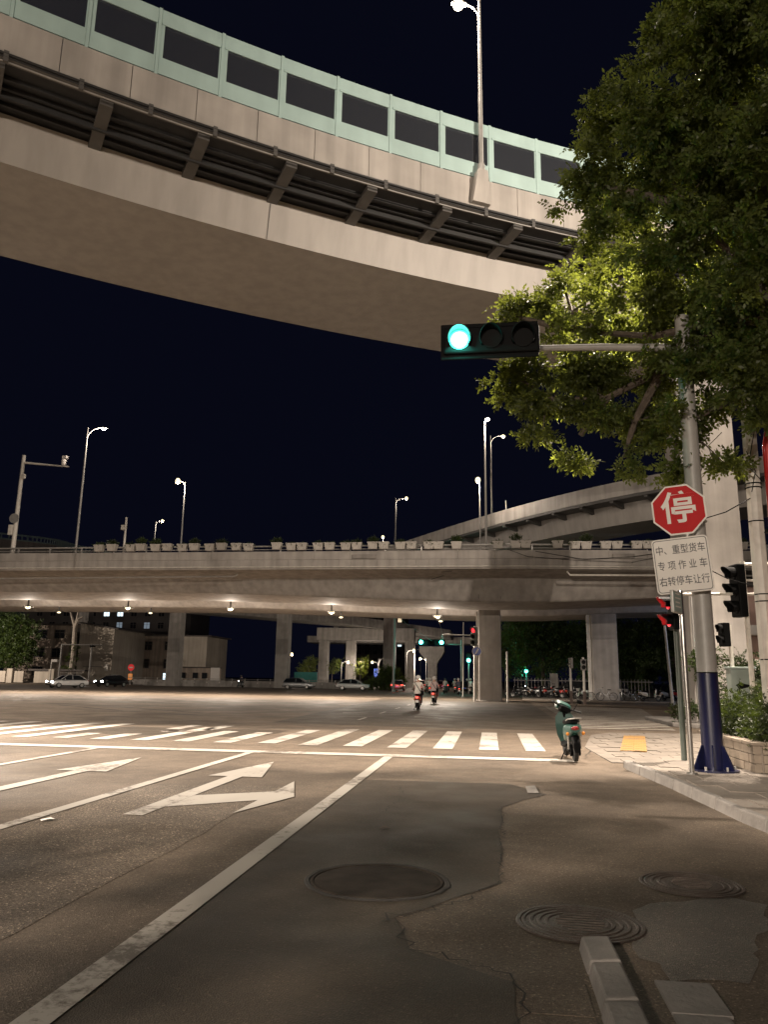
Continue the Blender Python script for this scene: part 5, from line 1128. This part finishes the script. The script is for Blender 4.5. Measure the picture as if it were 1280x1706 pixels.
# ------------------------------------------------------------------ bicycles
def bike(label, loc, rotz, m_frame):
    t = thing('bicycle', label, 'bicycle', loc, rotz, 'bicycles by the wide column', True)
    for y in (-.52,.52):
        w = put('wheel', sc_mesh('bike_tyre', lambda m: m.torus((0,0,0), .31, .02, 'x', 28, 6)), M_RUBBER, t, (0,y,.33))
        put('spokes', sc_mesh('bike_spokes', lambda m: [m.cyl((0,0,0),(0,.30*math.cos(a),.30*math.sin(a)),.004,.004,4) for a in np.linspace(0,2*PI,13)[:-1]]), M_GALV, w)
    put('frame', sc_mesh('bike_frame', lambda m: [m.tube(q, .018, 7) for q in ([(0,.52,.33),(0,.40,.86),(0,.37,.98)],[(0,.42,.72),(0,-.02,.33),(0,-.20,.78)],[(0,.44,.60),(0,.0,.45),(0,-.14,.62)],[(0,-.02,.33),(0,-.52,.33),(0,-.16,.66)])]), m_frame, t)
    put('saddle', sc_mesh('bike_saddle', lambda m: side_loft(m, [(-.34,.84,.90,.09),(-.22,.84,.90,.08),(-.06,.86,.90,.03)])), M_BLACK, t)
    put('handlebar', sc_mesh('bike_bar', lambda m: m.tube([(-.27,.26,1.05),(-.12,.38,1.0),(.12,.38,1.0),(.27,.26,1.05)], .014, 7)), M_BLACK, t)
    put('basket', sc_mesh('bike_basket', lambda m: m.loft([[(-.13,.45,.72),(.13,.45,.72),(.13,.62,.72),(-.13,.62,.72)],[(-.17,.42,.95),(.17,.42,.95),(.17,.70,.95),(-.17,.70,.95)]], cap=False)), M_GALV, t)
    return t
bike('pale green share bicycle leaning left of the wide column', (7.6,65.9,.105), 1.45, mat('bike_green', (.25,.35,.28), .4))
bike('white share bicycle in front of the wide column', (9.3,65.6,.105), 1.5, M_CARW); bike('grey bicycle with shining basket right of the wide column', (11.0,66,.105), 1.2, M_CARS); bike('dark bicycle at the right of the bicycle row', (11.5,66.6,.105), 1.0, M_CARR)
# ------------------------------------------------------------------ cars
def car(label, loc, rotz, paint, kind='sedan', heads=False, tails=False):
    t = thing('parked_car' if False else 'car', label, 'car', loc, rotz, 'cars beyond the junction', True)
    st = [(-2.25,.42,.74,.70),(-2.16,.30,.90,.82),(-1.5,.22,.96,.88),(-.5,.2,.95,.90),(.7,.2,.93,.90),(1.3,.22,.90,.88),(1.95,.26,.80,.84),(2.20,.34,.66,.72)]
    if kind == 'hatch': st[0] = (-2.05,.42,.80,.72); st[1] = (-1.98,.30,.96,.84)
    put('body', sc_mesh('car_body_'+kind, lambda m: side_loft(m, st)), paint, t)
    rf = {'sedan': [(-1.95,.92),(-1.15,1.38),(.0,1.45),(.35,1.40),(1.15,.90)], 'hatch': [(-2.0,.94),(-1.65,1.42),(-.2,1.50),(.3,1.45),(1.15,.92)]}[kind]
    def cab(m, ins=0.0, top=0.0):
        L = []; 
        for y, z in rf:
            f = (z-.9)/.6; w = .80-.20*f-ins; L.append((y, z+top, w))
        vs = [(s*w, y, z) for y, z, w in L for s in (-1, 1)]; base = [(s*.80, y, .88) for y in (rf[0][0], rf[-1][0]) for s in (-1, 1)]
        n = len(L); fs = [(2*i, 2*i+1, 2*i+3, 2*i+2) for i in range(n-1)]; fs += [[2*i for i in range(n)], [2*i+1 for i in range(n)][::-1]]
        m.add(vs, fs)
    put('windows', sc_mesh('car_glass_'+kind, lambda m: cab(m), False), M_CGLASS, t)
    def roof(m):
        y = [p for p in rf[1:4]]; m.loft([[(-.60,a,z-.01),(.60,a,z-.01),(.57,a,z+.025),(-.57,a,z+.025)] for a, z in y])
        for s in (-1, 1):
            m.tube([(s*.79,rf[0][0],.93),(s*.62,rf[1][0],rf[1][1])], .035, 6); m.tube([(s*.62,rf[3][0],rf[3][1]),(s*.79,rf[4][0],.93)], .03, 6); m.tube([(s*.775,-.25,.93),(s*.61,-.25,1.43)], .028, 6)
    put('roof', sc_mesh('car_roof_'+kind, roof), paint, t)
    for y in (-1.35,1.35):
        for s in (-1, 1):
            w = put('wheel', sc_mesh('car_tyre', lambda m: (m.torus((0,0,0), .24, .085, 'x', 22, 8), m.cyl((-.07,0,0),(.07,0,0),.22,.22,16))), M_RUBBER, t, (s*.80,y,.325))
            put('rim', sc_mesh('car_rim', lambda m: (m.cyl((-.085,0,0),(.085,0,0),.19,.19,14), m.cyl((-.095,0,0),(.095,0,0),.06,.06,8))), M_GALV, w)
    for s in (-1, 1):
        put('headlight', sc_mesh('car_hl'+str(s), lambda m: m.ball((s*.62,2.08,.66), .2, 10, 6, (1.1,.5,.6))), E_HEAD if heads else M_SIGNW, t)
        put('tail_light', sc_mesh('car_tl'+kind+str(s), lambda m: m.ball((s*.66,(-2.2 if kind == 'sedan' else -2.0),.80), .15, 10, 6, (1.1,.4,.6))), E_TAIL if tails else mat('tail_dark', (.2,.01,.01)), t)
        put('mirror', sc_mesh('car_mir'+str(s), lambda m: m.ball((s*.98,.75,.98), .1, 8, 5, (1,.6,.7))), paint, t)
    put('bumper', sc_mesh('car_bump', lambda m: (m.box(-.6,.6,2.08,2.215,.34,.46), m.box(-.6,.6,-2.2,-2.0,.34,.46)), False), M_BLACK, t)
    put('number_plate', sc_mesh('car_plate'+kind, lambda m: m.box(-.22,.22,(-2.275 if kind == 'sedan' else -2.075),(-2.25 if kind == 'sedan' else -2.05),.55,.69), False), mat('plate_blue', (.03,.08,.45), .4), t)
    if heads:
        a = -rotz
        for s in (-1, 1):
            d = bpy.data.lights.new('beam', 'SPOT'); d.energy = 260; d.spot_size = math.radians(70); d.spot_blend = .7; d.color = (.95,.97,1); d.shadow_soft_size = .08
            o = bpy.data.objects.new('headlight_beam', d); COL.objects.link(o); o.parent = t; o.location = (s*.62,2.3,.66); o.rotation_euler = (math.radians(84),0,0)
    if tails: point('tail_glow', (0,-2.6,.8), 40, (1,.1,.05), .1, t)
    return t
car('silver hatchback driving right, behind the teal reflections', (-26.1,105.5,.005), -PI/2, M_CARS, 'hatch')
car('white sedan driving right in front of the portal frame', (-18.2,103.8,.005), -PI/2+.04, M_CARW)
car('white sedan with its lamps on turning at the far left', (-47.8,84,.005), 2.55, M_CARW, heads=True)
car('dark car with dazzling white headlights at the far left', (-49.3,97.5,.005), 2.75, M_CARK, heads=True)
car('grey sedan seen from behind with red tail lamps, left of the riders', (-12.2,104,.005), .06, M_CARR, tails=True); car('white hatchback seen from behind with red tail lamps beside the grey sedan', (-9.6,108,.005), .06, M_CARW, 'hatch', tails=True)
car('black sedan seen from behind right of the farther rider', (-2.8,97,.005), -.15, M_CARK, tails=False); car('black hatchback parked in shade by the wide column', (7.6,76,.105), 1.35, M_CARK, 'hatch'); car('dark sedan far down the road between the tail lamps and riders', (-7.0,118,.005), .04, M_CARK, tails=True)
car('silver sedan parked inside the compound at the left', (-62.5,124,.105), 1.3, M_CARS)
# ------------------------------------------------------------------ signals round the junction
g1 = thing('signal_gantry', 'far mast arm carrying two green traffic lights down the road', 'signal mast', (-4.4,100,0))
m = MB(); m.cyl((-3.6,100.3,0),(-3.6,100.3,6.6),.16,.12,10); m.tube([(-3.6,100.3,6.0),(-9.4,100.3,6.0)], .08, 8); m.build('mast', M_POLE, g1, True)
for x, nm in ((-8.77,'left'),(-6.14,'right')):
    g = thing('traffic_light', nm+' one of the two far green traffic lights on the mast arm', 'traffic light', (x,99.8,6.2), 0, 'far green traffic lights')
    head(g, (x,99.75,6.23), (0,-1,0), (.72,0,0) if x < -7 else (-.72,0,0), 3, .30, 0, E_GREEN, E_GREENC, vis=.25); point('signal_glow', (x,99.3,6.2), 160, (.1,1,.75), .1, g)  # lenses oversized to imitate the bloom of the signals
for x, y, z, lb in ((-2.44,90,3.78,'low green traffic light on a post left of the central column'),(4.47,100,2.78,'low green traffic light right of the central column')):
    g = thing('traffic_light', lb, 'traffic light', (x,y,0), 0, 'far green traffic lights')
    m = MB(); m.cyl((x,y+.2,0),(x,y+.2,z),.09,.08,10); m.build('post', M_POLE, g, True)
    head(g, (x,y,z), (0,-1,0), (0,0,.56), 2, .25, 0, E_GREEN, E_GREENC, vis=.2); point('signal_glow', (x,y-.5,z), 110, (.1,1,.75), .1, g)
rs = thing('traffic_light', 'red lit signal on the beige post beside the central column', 'traffic light', (-1.2,59.6,0))
m = MB(); m.cyl((-1.18,59.7,0),(-1.12,59.7,5.6),.10,.09,12); m.build('post', M_POLEW, rs, True)
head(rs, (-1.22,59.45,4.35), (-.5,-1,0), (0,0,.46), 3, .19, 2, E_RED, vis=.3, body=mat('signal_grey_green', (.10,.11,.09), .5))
m = MB(); m.cyl((-.98,59.4,3.70),(-.98,59.44,3.70),.36,.36,24); bs = m.build('round_sign', M_SIGNW, rs); m = MB(); m.cyl((-.98,59.38,3.70),(-.98,59.399,3.70),.31,.31,24); m.build('blue_face', mat('sign_blue', (.03,.07,.35), .4), bs)
m = MB(); m.obox((-.98,59.37,3.70), (.10,.012,.46), Matrix.Rotation(.5,3,'Y')); m.build('white_arrow', M_SIGNW, bs)
m = MB(); m.tube([(-1.15,59.7,4.9),(-3.6,59.7,4.95)], .05, 8); m.build('side_arm', M_POLE, rs, True)
for k, (x, y, z, lb, d, pm) in enumerate([(5.95,60,2.75,'unlit signal head turned left on a white post right of the column',(-1,-.2,0),M_POLEW),(6.69,58,2.6,'unlit grey signal head facing the junction on a rusty white post',(0,-1,0),M_POLEW)]):
    g = thing('traffic_light', lb, 'traffic light', (x,y,0)); m = MB(); m.cyl((x,y+.12,0),(x,y+.12,3.3),.09,.08,10); m.build('post', pm, g, True)
    MB().box(x-.1,x+.1,y+.02,y+.22,0,.9).build('post_sleeve', mat('sleeve_rust', (.10,.07,.06), .7), g)
    head(g, (x,y-.02,z), d, (0,0,.36), 2, .16, None, None, vis=.18, body=mat('signal_grey', (.16,.15,.14), .5))
for nm, lb, a, b, r in [('slim_pole', 'slim pale pole just right of the central column', (1.25,59,0), (1.25,59,3.7), .07), ('leaning_pole', 'leaning rusty pole in front of the dark trees at the right', (13.6,62,0), (13.35,62,5.9), .12), ('slim_pole', 'very thin tall pole left of the red signal', (-2.6,75,0), (-2.5,75,7.0), .05)]:
    t = thing(nm, lb, 'pole', a); m = MB(); m.cyl(a, b, r, r*.8, 10); m.build('shaft', M_POLEW, t, True); m = MB(); m.cyl(a, (a[0],a[1],a[2]+.12), r*1.8, r*1.6, 10); m.build('base_collar', M_POLE, t)
for lb, p in [('thin overhead wire running down left towards the green signals', [(-9,62,8.0),(-8.6,80,7.2),(-7.4,99.9,6.4)]), ('thin overhead wire crossing towards the right green signal', [(-4.6,62,7.4),(-5.0,80,6.9),(-5.9,99.9,6.6)])]:
    m = MB(); m.tube(p, .02, 5); tag(m.build('overhead_wire', M_POLE), lb, 'wire')
